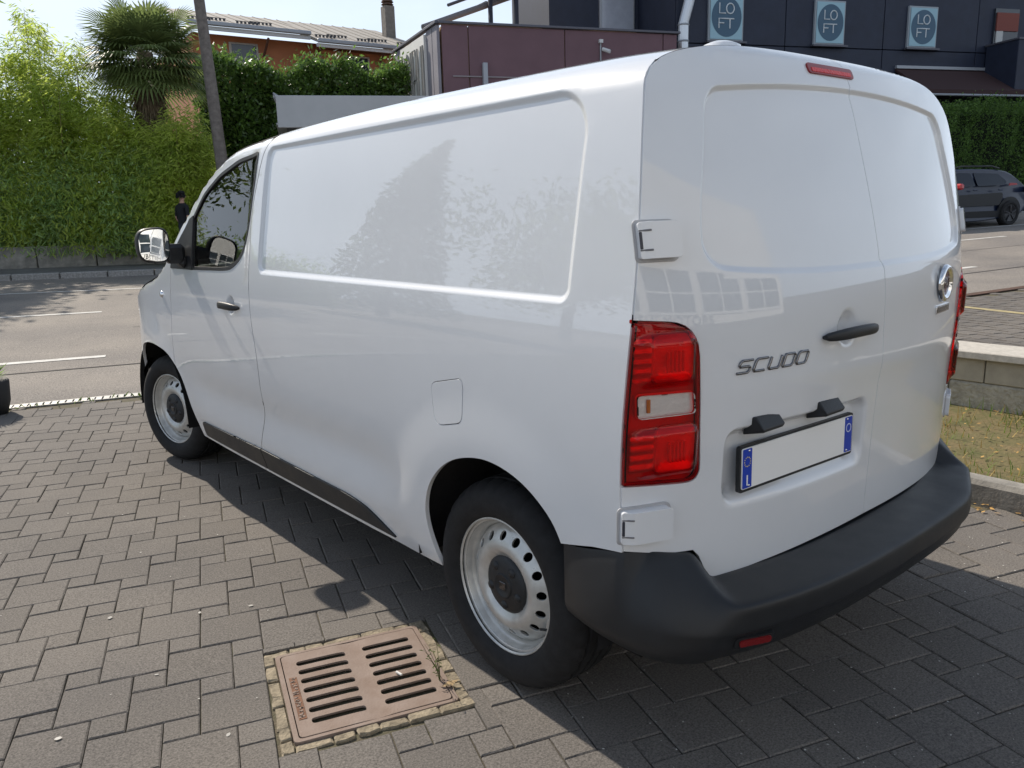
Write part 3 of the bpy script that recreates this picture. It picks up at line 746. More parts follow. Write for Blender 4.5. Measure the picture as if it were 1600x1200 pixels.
for k in range(12):
    a = k*math.pi/6; cx, cy = -.239+.0125*math.cos(a), .018+.0125*math.sin(a)
    star = [(cx+(.0022 if q % 2 == 0 else .0009)*math.sin(q*math.pi/5), cy+(.0022 if q % 2 == 0 else .0009)*math.cos(q*math.pi/5)) for q in range(10)]
    onp(star[::-1], .0156, .0006, 'star', mat('plate_yellow', (.8, .65, .1), .4))
onp([(-.2415, -.046), (-.2365, -.046), (-.2365, -.018), (-.2415, -.018)], .0156, .0006, 'country_letter', mat('plate_mark', (.8, .8, .8), .4))
MB().lathe([(.0105, .0), (.0135, .0), (.0135, .0008), (.0105, .0008)], 24, PM @ Matrix.Translation((.239, .02*U, .0156)), True).build('year_ring', mat('plate_ring', (.55, .6, .75), .4), plate)
for sx in (-.24, .24):
    for sy in (-.047, .047): MB().lathe([(0, .002), (.003, .0015), (.0035, 0)], 10, PM @ Matrix.Translation((sx+.008*(1 if sx < 0 else -1), sy*U, .0156))).build('screw', CHROME, plate, True)
# ---- lettering and emblem
def wrap_text(name, body, size, u0, v0, mt, parent, sx=1., shear=0., depth=.002, off=.003, spacing=1., bevel=0.):
    o = text_mesh(name, body, size, depth, Matrix.Identity(4), mt, parent, spacing, shear, bevel); me = o.data
    co = np.zeros(len(me.vertices)*3); me.vertices.foreach_get('co', co); co = co.reshape(-1, 3)
    x = u0+co[:, 0]*sx; z = v0+co[:, 1]; y = rf(x, z, False)-off-co[:, 2]
    me.vertices.foreach_set('co', np.stack([x, y, z], 1).ravel()); me.update(); return o
# SCUDO letters as bent chrome bars (italic, squared strokes)
def bar_letters(word, x0, z0, hgt, wid, gap, parent, mt):
    S = {'S': [[(1, 1), (.12, 1), (0, .85), (0, .62), (.12, .5), (.88, .5), (1, .38), (1, .15), (.88, 0), (0, 0)]],
         'C': [[(1, 1), (.12, 1), (0, .85), (0, .15), (.12, 0), (1, 0)]], 'U': [[(0, 1), (0, .15), (.12, 0), (.88, 0), (1, .15), (1, 1)]],
         'D': [[(0, 0), (0, 1), (.85, 1), (1, .82), (1, .18), (.85, 0), (0, 0)]], 'O': [[(.12, 1), (.88, 1), (1, .85), (1, .15), (.88, 0), (.12, 0), (0, .15), (0, .85), (.12, 1)]]}
    root = None; x = x0
    for ch in word:
        mb = MB()
        for st in S[ch]:
            pts = []
            for a, b in resample(st, .12, False):
                X = x+a*wid+b*hgt*.42; Zc = z0+b*hgt; pts.append((X, float(rf(np.array([X]), np.array([Zc]), False)[0])-.003, Zc))
            mb.tube(pts, .0036, 6)
        o = mb.build('letter', mt, parent, True); x += wid+gap
    return root
DKCHROME = mat('dark_chrome', (.20, .20, .21), .14, metal=1.)
bar_letters('SCUDO', -.648, 1.068, .031, .0385, .0135, rdl, DKCHROME)
ec = Vector((.447, float(rf(np.array([.447]), np.array([1.211]), False)[0])-.006, 1.211)); nrm = Vector((.12, -1, .0)).normalized()
EM = frame_m(ec, (1, .12, 0), nrm)
emb = MB().lathe([(.0, .004), (.040, .004), (.046, .012), (.054, .013), (.060, .007), (.061, 0)], 40, EM).build('round_emblem', CHROME, rdr, True)
MB().lathe([(0, .0062), (.030, .0060), (.0405, .0052)], 32, EM).build('emblem_centre', mat('emblem_red', (.09, .004, .012), .25, coat=.6), emb, True)
ue = 1 if (EM.to_3x3() @ Vector((0, 1, 0))).z > 0 else -1
text_mesh('emblem_letters', 'FIAT', .036, .0012, EM @ Matrix.Translation((0, 0, .0075)) @ (Matrix.Identity(4) if ue > 0 else Matrix.Rotation(math.pi, 4, 'Z')) @ Matrix.Diagonal((.72, 1.5, 1, 1)), CHROME, emb)
bd = rstrip('model_badge', rounded([(.385, 1.115), (.525, 1.115), (.525, 1.140), (.385, 1.140)], .004), .006, CHROME, rdr, .006, hb=.01)
rstrip('badge_face', rounded([(.391, 1.119), (.519, 1.119), (.519, 1.136), (.391, 1.136)], .003), .0072, GLOSSBLK, bd, .002, hb=.01)
# ---- roof details
for cx, cy, rr in ((-.19, -.27, .085), (.56, -.36, .06)):
    zt = float(ZT(cy)); M = Matrix.Translation((cx, cy, zt-(-.004 if cx < 0 else .040))) @ Matrix.Diagonal((1, .8, 1, 1))
    MB().lathe([(0, .052), (rr*.45, .050), (rr*.75, .040), (rr, .0)], 28, M).build('roof_blister', PAINT, van, True)
# ---- door mirrors
def mirror(s, dr):
    c = Vector((s*1.068, 2.50, 1.362)); V = []; F = []; nu, nv = 28, 12
    ang = .0
    def shell(u, v, sx, sz, dep):
        a = 2*math.pi*u/nu; ca, sa = math.cos(a), math.sin(a); e = .62
        x = math.copysign(abs(ca)**e, ca); z = math.copysign(abs(sa)**e, sa)
        wz = 1-.10*(x*s if True else 0)                                # a little shorter at the outer edge
        return x*sx, z*sz*(1-.06*x*s), dep
    prof = [(.93, -.002), (1., .006), (1., .02), (.98, .045), (.90, .075), (.70, .098), (.40, .110), (.0, .114)]
    for sc, d in prof:
        for u in range(nu):
            x, z, _ = shell(u, 0, .079*sc, .089*sc, d); V.append((c.x+x, c.y+d, c.z+z))
    for i in range(len(prof)-1):
        for u in range(nu): F.append((i*nu+u, i*nu+(u+1) % nu, (i+1)*nu+(u+1) % nu, (i+1)*nu+u))
    mir = fix_normals(auto_smooth(mk('door_mirror', V, F, PLAST, van), 50))
    mir['label'] = 'black door mirror on the %s cab door' % ('left' if s < 0 else 'right')
    V = []; F = []; NM = []; RC = 1.4
    for ri in range(1, 9):
        for u in range(nu):
            x, z, _ = shell(u, 0, .070*ri/8, .079*ri/8, 0); V.append((x, .004-.005+(x*x+z*z)/(2*RC), z)); n_ = Vector((x/RC, -1, z/RC)).normalized(); NM.append(n_)
    V.append((0, -.001, 0)); NM.append(Vector((0, -1, 0)))
    for ri in range(7):
        for u in range(nu): F.append((ri*nu+u, ri*nu+(u+1) % nu, (ri+1)*nu+(u+1) % nu, (ri+1)*nu+u))
    F += [(u, len(V)-1, (u+1) % nu) for u in range(nu)]
    RM = Matrix.Rotation(s*.095, 3, 'Z') @ Matrix.Rotation(-.025, 3, 'X')
    V = [RM @ Vector(v)+c for v in V]; g = mk('mirror_glass', V, F, MIRROR, mir, True)
    if sum(f.normal.y for f in g.data.polygons) > 0: g.data.flip_normals()
    hx = s*float(hw(np.array([2.55]), np.array([1.30]))[0])
    MB().box((s*.965, 2.53, 1.315), (.10, .075, .10), bev=.02).box((s*.925, 2.55, 1.275), (.05, .10, .07), bev=.02).build('mirror_arm', PLAST, mir)
for s, dr in zip((-1, 1), cdoors): mirror(s, dr)

# ---- wheels
def rim_z(r): return np.interp(r, [0, .075, .088, .105, .125, .140, .152, .165, .176, .186, .195], [-.030, -.030, -.026, -.012, -.006, -.010, -.020, -.030, -.038, -.048, -.058])
rz_s = nspline([0, .075, .09, .105, .122, .140, .155, .168, .178, .187, .196], [-.030, -.030, -.026, -.014, -.008, -.012, -.022, -.031, -.038, -.050, -.066])
def make_wheel(x, y, s, steer):
    M0 = Matrix.Translation((x, y, .335)) @ Matrix.Rotation(steer, 4, 'Z') @ frame_m((0, 0, 0), (0, 1, 0), (s, 0, 0))
    holes = [circle(.159*math.cos(a), .159*math.sin(a), .0140, 16) for a in np.arange(16)*2*math.pi/16+.1]
    disc = panel('wheel', circle(0, 0, .190, 72), lambda a, b: np.stack([a, b, rz_s(np.hypot(a, b))], 1), STEEL, van, holes=holes, h=.016, hb=.012, outv=(0, 0, 1), flange=.008)
    disc.matrix_local = M0
    def sub(name, mb, mt, ang=40): o = mb.build(name, mt, disc); auto_smooth(o, ang); return o
    sub('rim', MB().lathe([(.2125, -.006), (.2165, -.001), (.2200, -.002), (.2205, -.007), (.2170, -.012), (.2155, -.012), (.2080, -.014), (.2040, -.020), (.2020, -.034), (.1975, -.040), (.1930, -.046), (.1890, -.060), (.1860, -.085), (.186, -.15), (.21, -.18)], 72), STEEL)
    sub('wheel_well', MB().lathe([(.0, -.105), (.186, -.105)], 40), BLACK)
    cap = sub('hub_cap', MB().lathe([(.0, -.004), (.030, -.004), (.033, -.001), (.038, -.001), (.041, -.006), (.060, -.008), (.082, -.012), (.0925, -.020), (.095, -.030)], 48), PLAST, 50)
    for k in range(5):
        a = k*2*math.pi/5+.3; MB().lathe([(0, .003), (.007, .003), (.010, 0), (.0145, -.001), (.0155, -.008)], 14, Matrix.Translation((.066*math.cos(a), .066*math.sin(a), -.006))).build('bolt_cover', PLAST, cap, True)
    if True: MB().box((0, 0, -.0035), (.030, .026, .004), bev=.002).build('cap_emblem', GLOSSBLK, cap)
    sub('valve', MB().tube([(.196*math.cos(2.6), .196*math.sin(2.6), -.05), (.178*math.cos(2.6), .178*math.sin(2.6), -.02)], .0045, 8), GLOSSBLK)
    MB().box((.208*math.cos(2.9), .208*math.sin(2.9), -.012), (.006, .035, .010), rz=2.9, bev=.001).build('balance_weight', STEEL, disc)
    # tyre with shoulder blocks and circumferential grooves
    prof = [(.205, -.018), (.2185, -.010), (.226, .004), (.240, .013), (.262, .0185), (.285, .0165), (.303, .0095), (.3165, -.002), (.326, -.014), (.332, -.026), (.3355, -.040), (.3355, -.047), (.328, -.049), (.328, -.057), (.3365, -.059), (.3375, -.085), (.330, -.087), (.330, -.096), (.3378, -.098), (.3378, -.118), (.330, -.120), (.330, -.129), (.3375, -.131), (.3365, -.157), (.328, -.159), (.328, -.167), (.3355, -.169), (.334, -.185), (.326, -.200), (.312, -.216), (.285, -.232), (.25, -.230), (.21, -.205)]
    V = []; F = []; n = 132; m = len(prof)
    for k in range(n):
        a = 2*math.pi*k/n
        for i, (r_, h_) in enumerate(prof):
            if (7 <= i <= 11 or 26 <= i <= 28) and k % 4 == 0: r_ -= .0055
            if i in (15, 18, 19, 22) and k % 6 == 1: r_ -= .003
            V.append((r_*math.cos(a), r_*math.sin(a), h_))
    for k in range(n):
        for i in range(m-1): k2 = (k+1) % n; F.append((k*m+i, k2*m+i, k2*m+i+1, k*m+i+1))
    # flatten at the contact patch: local "down" in wheel space
    dn = (M0.to_3x3().inverted() @ Vector((0, 0, -1)))
    V = [Vector(v) for v in V]; V = [v - dn*max(0, v.dot(dn)-.3335) for v in V]
    t = mk('tyre', V, F, RUBBER, disc); auto_smooth(t, 32)
    return disc
for x, y, s, st in ((-.885, 0, -1, 0), (.885, 0, 1, 0), (-.852, WB, -1, R(14)), (.885, WB, 1, R(14))): make_wheel(x, y, s, st)
# ================================================================== ground, road, paving
RA = R(-18.5); EV = np.array([math.cos(RA), math.sin(RA)]); NV = np.array([-math.sin(RA), math.cos(RA)])
def terr(x, y):
    e = x*EV[0]+y*EV[1]; n = x*NV[0]+y*NV[1]
    return .038*np.maximum(0, e-1.5)+.022*np.maximum(0, n-6)
def en(e, n): return np.array([e*EV[0]+n*NV[0], e*EV[1]+n*NV[1]])
def en3(e, n, dz=0.): p = en(e, n); return (p[0], p[1], float(terr(p[0], p[1]))+dz)
def sheet(name, es, n0, n1, nn, dz, mt, kind='structure', parent=None):
    V = []; F = []
    for e in es:
        a = n0(e) if callable(n0) else n0; b = n1(e) if callable(n1) else n1
        for j in range(nn+1): V.append(en3(e, a+(b-a)*j/nn, dz))
    for i in range(len(es)-1):
        for j in range(nn): q = i*(nn+1)+j; F.append((q, q+1+nn, q+nn+2, q+1))
    o = mk(name, V, F, mt, parent)
    if parent is None: tag(o, kind=kind)
    return o
def kerb_n(e): return 18.35-.155*max(-30, min(e+4, 60))

SOIL = mat('bare_soil', (.10, .085, .06), .95, var=.4, vscale=2.5, bump=.02, bscale=8)
ASPH = mat('asphalt', (.155, .145, .133), .93, var=.10, vscale=1.1, bump=.004, bscale=180, coords='Object')
def asphalt_nodes():
    m = ASPH; t = m.node_tree; b = t.nodes['Principled BSDF']; N = t.nodes.new; L = t.links.new
    tc = N('ShaderNodeTexCoord'); n1 = N('ShaderNodeTexNoise'); n1.inputs['Scale'].default_value = 90; n1.inputs['Detail'].default_value = 2
    n2 = N('ShaderNodeTexNoise'); n2.inputs['Scale'].default_value = .55; n2.inputs['Detail'].default_value = 6
    L(tc.outputs['Object'], n1.inputs['Vector']); L(tc.outputs['Object'], n2.inputs['Vector'])
    r1 = N('ShaderNodeValToRGB'); r1.color_ramp.elements[0].position = .3; r1.color_ramp.elements[1].position = .75
    r1.color_ramp.elements[0].color = (.11, .10, .092, 1); r1.color_ramp.elements[1].color = (.36, .33, .295, 1)
    r2 = N('ShaderNodeValToRGB'); r2.color_ramp.elements[0].position = .3; r2.color_ramp.elements[1].position = .7
    r2.color_ramp.elements[0].color = (.72, .72, .74, 1); r2.color_ramp.elements[1].color = (1.2, 1.17, 1.12, 1)
    mm = N('ShaderNodeMix'); mm.data_type = 'RGBA'; mm.blend_type = 'MULTIPLY'; mm.inputs['Factor'].default_value = 1
    L(n1.outputs['Fac'], r1.inputs['Fac']); L(n2.outputs['Fac'], r2.inputs['Fac']); L(r1.outputs['Color'], mm.inputs['A']); L(r2.outputs['Color'], mm.inputs['B']); L(mm.outputs['Result'], b.inputs['Base Color'])
asphalt_nodes()
WLINE = mat('worn_road_paint', (.62, .61, .58), .8, col2=(.42, .41, .38), vscale=9)
es = np.concatenate([np.linspace(-300, -45, 12), np.linspace(-40, 60, 101), np.linspace(70, 300, 12)])
# far land below everything, out to the horizon
V = []; F = []; gx = np.concatenate([np.linspace(-1500, -60, 8), np.linspace(-50, 70, 49), np.linspace(90, 1500, 8)])
for a in gx:
    for b in gx:
        z = float(.038*max(0, min(a, 60)-1.5)+.022*max(0, min(b, 60)-6))-.12; p = en(a, b); V.append((p[0], p[1], z))
k = len(gx)
for i in range(k-1):
    for j in range(k-1): F.append((i*k+j, (i+1)*k+j, (i+1)*k+j+1, i*k+j+1))
tag(mk('ground', V, F, SOIL), kind='structure')
road = sheet('road', es, 5.2, kerb_n, 14, -.004, ASPH)
def strip(name, e0, e1, n0, n1, w_, mt=WLINE, parent=road, dz=.001):
    return sheet(name, np.linspace(e0, e1, max(2, int(abs(e1-e0)/1.0)+2)), lambda e: n0+(n1-n0)*(e-e0)/(e1-e0)-w_/2, lambda e: n0+(n1-n0)*(e-e0)/(e1-e0)+w_/2, 1, dz, mt, parent=parent)
def nl(e, a, b): return a+(b-a)*(e+3)/17.
for e0 in (-13.4, -8.0, -2.65, 2.7, 8.1, 13.5, 18.9): strip('lane_dash', e0-2.95 if e0 < 0 else e0-.0-2.95+2.4*(e0 > 8), e0 if e0 < 0 else e0+2.4*(e0 > 8), nl(e0-3, 7.40, 7.07), nl(e0, 7.40, 7.07), .13)
for e0 in (-12.6, -7.8, -3.05, 1.7, 6.5, 11.2, 14.6, 18.4): strip('lane_dash', e0-3.1 if e0 < 12 else e0-1.6, e0 if e0 < 12 else e0+.9, nl(e0-3, 11.55, 10.5), nl(e0, 11.55, 10.5), .13)
strip('edge_line', -40, 40, kerb_n(-40)-3.1, kerb_n(40)-2.0, .12)
TAR = mat('tar_joint', (.05, .047, .045), .9, var=.3, vscale=3)
strip('tar_joint', -30, 30, 6.95, 6.55, .035, TAR); strip('tar_joint', -2.5, 22, 9.6, 8.6, .02, TAR)
# far kerb and pavement
CONC = mat('weathered_concrete', (.23, .215, .19), .9, var=.45, vscale=4, bump=.004, bscale=60)
KERBM = mat('kerb_granite', (.27, .26, .245), .9, var=.3, vscale=25, bump=.003, bscale=150)
fp = sheet('far_pavement', np.linspace(-60, 60, 121), lambda e: kerb_n(e)+.15, lambda e: kerb_n(e)+2.0, 2, .12, mat('pavement_asphalt', (.13, .125, .12), .95, var=.25, vscale=3))
kb = MB().box((0, 0, 0), (.985, .15, .30), bev=.02); kme = None
for i in range(48):
    e = -14+i*1.0; p = en3(e, kerb_n(e)+.07, -.02)
    if kme is None: o = kb.build('kerb_stone', KERBM, fp); kme = o.data
    else: o = link('kerb_stone', kme, None, fp)
    o.location = p; o.rotation_euler = (0, -math.atan(.038) if e > 1.5 else 0, RA-math.atan(.155))

# ------------------------------------------------------------------ paving stones (large and small squares in a pinwheel bond)
TH = R(-19.2); TA, TB = .2085, .1042; ORG = np.array([-1.8761, .5733])
TU = np.array([math.cos(TH), math.sin(TH)]); TV = np.array([-math.sin(TH), math.cos(TH)])
def uv2(u, v): return ORG+u*TU+v*TV
def to_uv(x, y): d = np.array([x, y])-ORG; return d@TU, d@TV
PAVE = bpy.data.materials.new('grey_paving_stone'); PAVE.use_nodes = True
def pave_nodes(m, lo=(.060, .055, .050), hi=(.250, .229, .207)):
    t = m.node_tree; b = t.nodes['Principled BSDF']; N = t.nodes.new; L = t.links.new; b.inputs['Roughness'].default_value = .9; b.inputs['Specular IOR Level'].default_value = .3
    g = N('ShaderNodeNewGeometry'); oi = N('ShaderNodeObjectInfo'); at_ = N('ShaderNodeAttribute'); at_.attribute_name = 'tint'
    ad = N('ShaderNodeMath'); ad.operation = 'ADD'; fr = N('ShaderNodeMath'); fr.operation = 'FRACT'
    L(oi.outputs['Random'], ad.inputs[0]); L(g.outputs['Random Per Island'], ad.inputs[1]); L(ad.outputs[0], fr.inputs[0])
    n1 = N('ShaderNodeTexNoise'); n1.inputs['Scale'].default_value = 150; n1.inputs['Detail'].default_value = 4; n1.inputs['Roughness'].default_value = .8
    n2 = N('ShaderNodeTexNoise'); n2.inputs['Scale'].default_value = 1.3; n2.inputs['Detail'].default_value = 6
    n3 = N('ShaderNodeTexVoronoi'); n3.inputs['Scale'].default_value = 42
    for q in (n1, n2, n3): L(g.outputs['Position'], q.inputs['Vector'])
    r1 = N('ShaderNodeValToRGB'); r1.color_ramp.elements[0].position = .30; r1.color_ramp.elements[1].position = .72; r1.color_ramp.elements[0].color = (*lo, 1); r1.color_ramp.elements[1].color = (*hi, 1)
    L(n1.outputs['Fac'], r1.inputs['Fac'])
    mr = N('ShaderNodeMapRange'); mr.inputs['To Min'].default_value = .92; mr.inputs['To Max'].default_value = 1.07; L(fr.outputs[0], mr.inputs['Value'])
    r2 = N('ShaderNodeValToRGB'); r2.color_ramp.elements[0].position = .3; r2.color_ramp.elements[1].position = .72; r2.color_ramp.elements[0].color = (.84, .84, .855, 1); r2.color_ramp.elements[1].color = (1.11, 1.09, 1.06, 1); L(n2.outputs['Fac'], r2.inputs['Fac'])
    r3 = N('ShaderNodeValToRGB'); r3.color_ramp.elements[0].position = .035; r3.color_ramp.elements[1].position = .06; r3.color_ramp.elements[0].color = (1, 1, 1, 1); r3.color_ramp.elements[1].color = (0, 0, 0, 1); L(n3.outputs['Distance'], r3.inputs['Fac'])
    wn = N('ShaderNodeTexWhiteNoise'); L(n3.outputs['Position'], wn.inputs['Vector']); gt = N('ShaderNodeMath'); gt.operation = 'GREATER_THAN'; gt.inputs[1].default_value = .86; L(wn.outputs['Value'], gt.inputs[0])
    sp = N('ShaderNodeMath'); sp.operation = 'MULTIPLY'; L(r3.outputs['Color'], sp.inputs[0]); L(gt.outputs[0], sp.inputs[1])
    m1 = N('ShaderNodeMix'); m1.data_type = 'RGBA'; m1.blend_type = 'MULTIPLY'; m1.inputs['Factor'].default_value = 1; L(r1.outputs['Color'], m1.inputs['A']); L(r2.outputs['Color'], m1.inputs['B'])
    vm = N('ShaderNodeVectorMath'); vm.operation = 'SCALE'; L(m1.outputs['Result'], vm.inputs[0]); L(mr.outputs['Result'], vm.inputs['Scale'])
    m2 = N('ShaderNodeMix'); m2.data_type = 'RGBA'; L(sp.outputs[0], m2.inputs['Factor']); L(vm.outputs['Vector'], m2.inputs['A']); m2.inputs['B'].default_value = (.52, .50, .46, 1)
    L(m2.outputs['Result'], b.inputs['Base Color'])
    bp = N('ShaderNodeBump'); bp.inputs['Distance'].default_value = .0022; bp.inputs['Strength'].default_value = 1.; L(n1.outputs['Fac'], bp.inputs['Height']); L(bp.outputs['Normal'], b.inputs['Normal'])
pave_nodes(PAVE)
JOINT = mat('joint_sand', (.125, .100, .070), .95, col2=(.075, .075, .040), vscale=14, bump=.006, bscale=120)
lot = tag(mk('paved_forecourt', [(*en(-14, -14), -.009), (*en(5.5, -14), -.009), (*en(5.5, 5.06), -.009), (*en(-14, 5.06), -.009)], [(0, 1, 2, 3)], JOINT), kind='structure')

def paver_mesh(w_, d_, seed, name):
    r_ = random.Random(seed); g = .0018; c = .004; hx, hy = w_/2-g, d_/2-g; V = []; F = []
    def ring(hx, hy, z, j, nseg=2):
        P = []
        cs = [(-hx, -hy), (hx, -hy), (hx, hy), (-hx, hy)]
        for i in range(4):
            a, b = cs[i], cs[(i+1) % 4]
            for q in range(nseg): t = q/nseg; P.append((a[0]+(b[0]-a[0])*t+r_.uniform(-j, j), a[1]+(b[1]-a[1])*t+r_.uniform(-j, j), z+r_.uniform(-j, j)*.4))
        return P
    V = ring(hx, hy, -.045, 0)+ring(hx, hy, -.0035, .0009)+ring(hx-c, hy-c, 0, .0012)
    for L_ in (0, 8):
        for i in range(8): F.append((L_+i, L_+(i+1) % 8, L_+8+(i+1) % 8, L_+8+i))
    F.append(tuple(range(16, 24)))
    me = bpy.data.meshes.new(name); me.from_pydata(V, [], F); me.materials.append(PAVE); me.update(); return me, V, F
PAV = {}
for q in range(5): PAV['L', q] = paver_mesh(TA, TA, q, 'paver'); PAV['S', q] = paver_mesh(TB, TB, 50+q, 'paver')
def rect_sub(r_, h_):
    """rectangle minus rectangle -> rectangles"""
    u0, u1, v0, v1 = r_; a0, a1, b0, b1 = h_
    if u1 <= a0 or u0 >= a1 or v1 <= b0 or v0 >= b1: return [r_]
    out = []
    if u0 < a0: out.append((u0, a0, v0, v1))
    if u1 > a1: out.append((a1, u1, v0, v1))
    m0, m1 = max(u0, a0), min(u1, a1)
    if v0 < b0: out.append((m0, m1, v0, b0))
    if v1 > b1: out.append((m0, m1, b1, v1))
    return [q for q in out if q[1]-q[0] > .02 and q[3]-q[2] > .02]
GC = np.array([-1.2125, .335]); gu, gv = to_uv(*GC); GH = .292       # drain pit, with its mortar collar
def tiles(keep):
    out = []
    for i in range(-90, 140):
        for j in range(-90, 90):
            u = i*TA+j*TB; v = -i*TB+j*TA
            x, y = uv2(u+TA/2, v+TA/2)
            if abs(x) > 16 or abs(y) > 16 or not keep(x, y): continue
            out.append(((u, u+TA, v, v+TA), 'L')); out.append(((u, u+TB, v+TA, v+TA+TB), 'S'))
    return out
def cam_px(x, y, z):
    d = np.array([x, y, z])-CAM; q = d@CF; return (800+FPX*(d@CR)/q, 600-FPX*(d@CU)/q, q) if q > .1 else (-9e3, -9e3, q)
def lay(parent, keep, hole, zfun, nmax, hidden):
    T = []
    for r_, kd in tiles(keep):
        for p in (rect_sub(r_, hole) if hole else [r_]):
            cx, cy = uv2((p[0]+p[1])/2, (p[2]+p[3])/2); T.append((p, kd if p == r_ else 'C', cx, cy))
    sc = []
    for i, (p, kd, cx, cy) in enumerate(T):
        X, Y, q = cam_px(cx, cy, zfun(cx, cy)); vis = -30 < X < 1630 and 300 < Y < 1230 and not hidden(cx, cy, X, Y)
        sc.append((p[1]-p[0])*(p[3]-p[2])/q**3 if vis else 0)
    order = np.argsort(-np.array(sc)); single = set(order[:nmax].tolist()); BV = []; BF = []; rr = random.Random(3)
    for i, (p, kd, cx, cy) in enumerate(T):
        z = zfun(cx, cy)+rr.uniform(-.0022, .0016); q = rr.randrange(5)
        me, V, F = PAV[('L' if kd == 'C' else kd), q]
        sx, sy = (1, 1) if kd != 'C' else ((p[1]-p[0])/TA, (p[3]-p[2])/TA)
        rot = rr.randrange(4)*math.pi/2 if kd != 'C' else 0
        tx, ty = rr.uniform(-.006, .006), rr.uniform(-.006, .006)
        if i in single and sc[i] > 0:
            o = link('paver', me, None, parent); o.location = (cx, cy, z); o.rotation_euler = (tx, ty, TH+rot); o.scale = (sx, sy, 1)
        else:
            c_, s_ = math.cos(TH+rot), math.sin(TH+rot); b = len(BV)
            BV += [(cx+c_*a*sx-s_*bb*sy, cy+s_*a*sx+c_*bb*sy, z+h_+a*ty*-1+bb*tx) for a, bb, h_ in V]; BF += [tuple(b+k_ for k_ in f) for f in F]
    o = mk('distant_pavers', BV, BF, PAVE, parent); tag(o, kind='stuff')
def hid(x, y, X, Y): return (-.80 < x < .85 and -.75 < y < 4) or (X > 985 and Y < 850 and X < 1480)
lay(lot, lambda x, y: (x*NV[0]+y*NV[1]) < 4.93 and x < 1.80 and x > -7.5 and y > -5.5, (gu-GH, gu+GH, gv-GH, gv+GH), lambda x, y: 0., 300, hid)

# ------------------------------------------------------------------ cast iron gully grating
IRON = mat('rusty_cast_iron', (.25, .195, .165), .78, col2=(.19, .135, .105), vscale=9, bump=.0012, bscale=160, metal=.15)
IRON2 = mat('rust_patch', (.17, .085, .05), .9, var=.35, vscale=40, bump=.0015, bscale=200)
GR = R(-17.6)
gr = empty('drain_grating', (GC[0], GC[1], 0), GR, label='square rusty cast iron drain grating in the paving beside the rear wheel', cat='drain')
def slots():
    S = []
    for side_ in (-1, 1):
        for k in range(7):
            cy = -.168+k*.056; sx_ = side_*.112+.006; S.append(rounded([(sx_-.083, cy-.0145), (sx_+.083, cy-.0145), (sx_+.083, cy+.0145), (sx_-.083, cy+.0145)], .0145, 5))
    return S
def gz(a, b): return np.stack([a, b, .006-.0035*np.exp(-(a/.035)**2)+0*b], 1)
sq = rounded([(-.232, -.235), (.232, -.235), (.232, .235), (-.232, .235)], .016)
panel('grating_plate', sq, gz, IRON, gr, holes=slots(), h=.05, hb=.02, outv=(0, 0, 1), flange=.007)
mb = MB(); 
fo, fi = rounded([(-.25, -.252), (.25, -.252), (.25, .252), (-.25, .252)], .018), rounded([(-.236, -.239), (.236, -.239), (.236, .239), (-.236, .239)], .016)
panel('grating_frame', fo, lambda a, b: np.stack([a, b, .005+0*a], 1), IRON, gr, holes=[fi], h=.2, hb=.03, outv=(0, 0, 1), flange=.03)
MB().box((-.211, -.03, .0066), (.024, .24, .0022), bev=.0005).build('cast_lettering_strip', IRON2, gr)
rr = random.Random(2); mb = MB()
for k in range(15):
    y = -.138+k*.0155
    for q in range(rr.choice((2, 3))): mb.box((-.211+rr.uniform(-.006, .006), y+rr.uniform(-.004, .004), .0083), (rr.choice((.012, .004)), rr.choice((.003, .007)), .002), rz=rr.choice((0, .3, -.3)))
tag(mb.build('raised_letters', IRON, gr), kind='stuff')
MB().box((0, 0, -.25), (.47, .47, .01)).box((-.24, 0, -.13), (.01, .48, .23)).box((.24, 0, -.13), (.01, .48, .23)).box((0, -.24, -.13), (.48, .01, .23)).box((0, .24, -.13), (.48, .01, .23)).build('pit', mat('dark_pit', (.012, .010, .009), .95), gr)
# mortar collar: cracked lumps around the frame
MORT = mat('crumbling_mortar', (.245, .205, .145), .95, var=.4, vscale=24, bump=.006, bscale=90)
rr = random.Random(11)
def lump(poly, z, name='mortar_lump'):
    n = len(poly); V = [(a, b, -.03) for a, b in poly]+[(a, b, z-.004) for a, b in poly]; c = np.mean(poly, 0)
    V += [(c[0]+(a-c[0])*.86, c[1]+(b-c[1])*.86, z+rr.uniform(-.002, .002)) for a, b in poly]
    F = [(i, (i+1) % n, n+(i+1) % n, n+i) for i in range(n)]+[(n+i, n+(i+1) % n, 2*n+(i+1) % n, 2*n+i) for i in range(n)]+[tuple(range(2*n, 3*n))]
    return mk(name, V, F, MORT, gr)
for sd in range(4):
    t = -.288
    while t < .28:
        l = rr.uniform(.05, .13); t1 = min(t+l, .288); a = [(t+.002, .2535), (t1-.002, .2535), (t1-.002+rr.uniform(-.004, .004), .288+rr.uniform(-.008, .003)), ((t+t1)/2, .289+rr.uniform(-.006, .003)), (t+.002+rr.uniform(-.004, .004), .288+rr.uniform(-.008, .003))]
        c_, s_ = math.cos(sd*math.pi/2), math.sin(sd*math.pi/2); lump([(c_*x-s_*y, s_*x+c_*y) for x, y in a], rr.uniform(-.004, .003)); t = t1
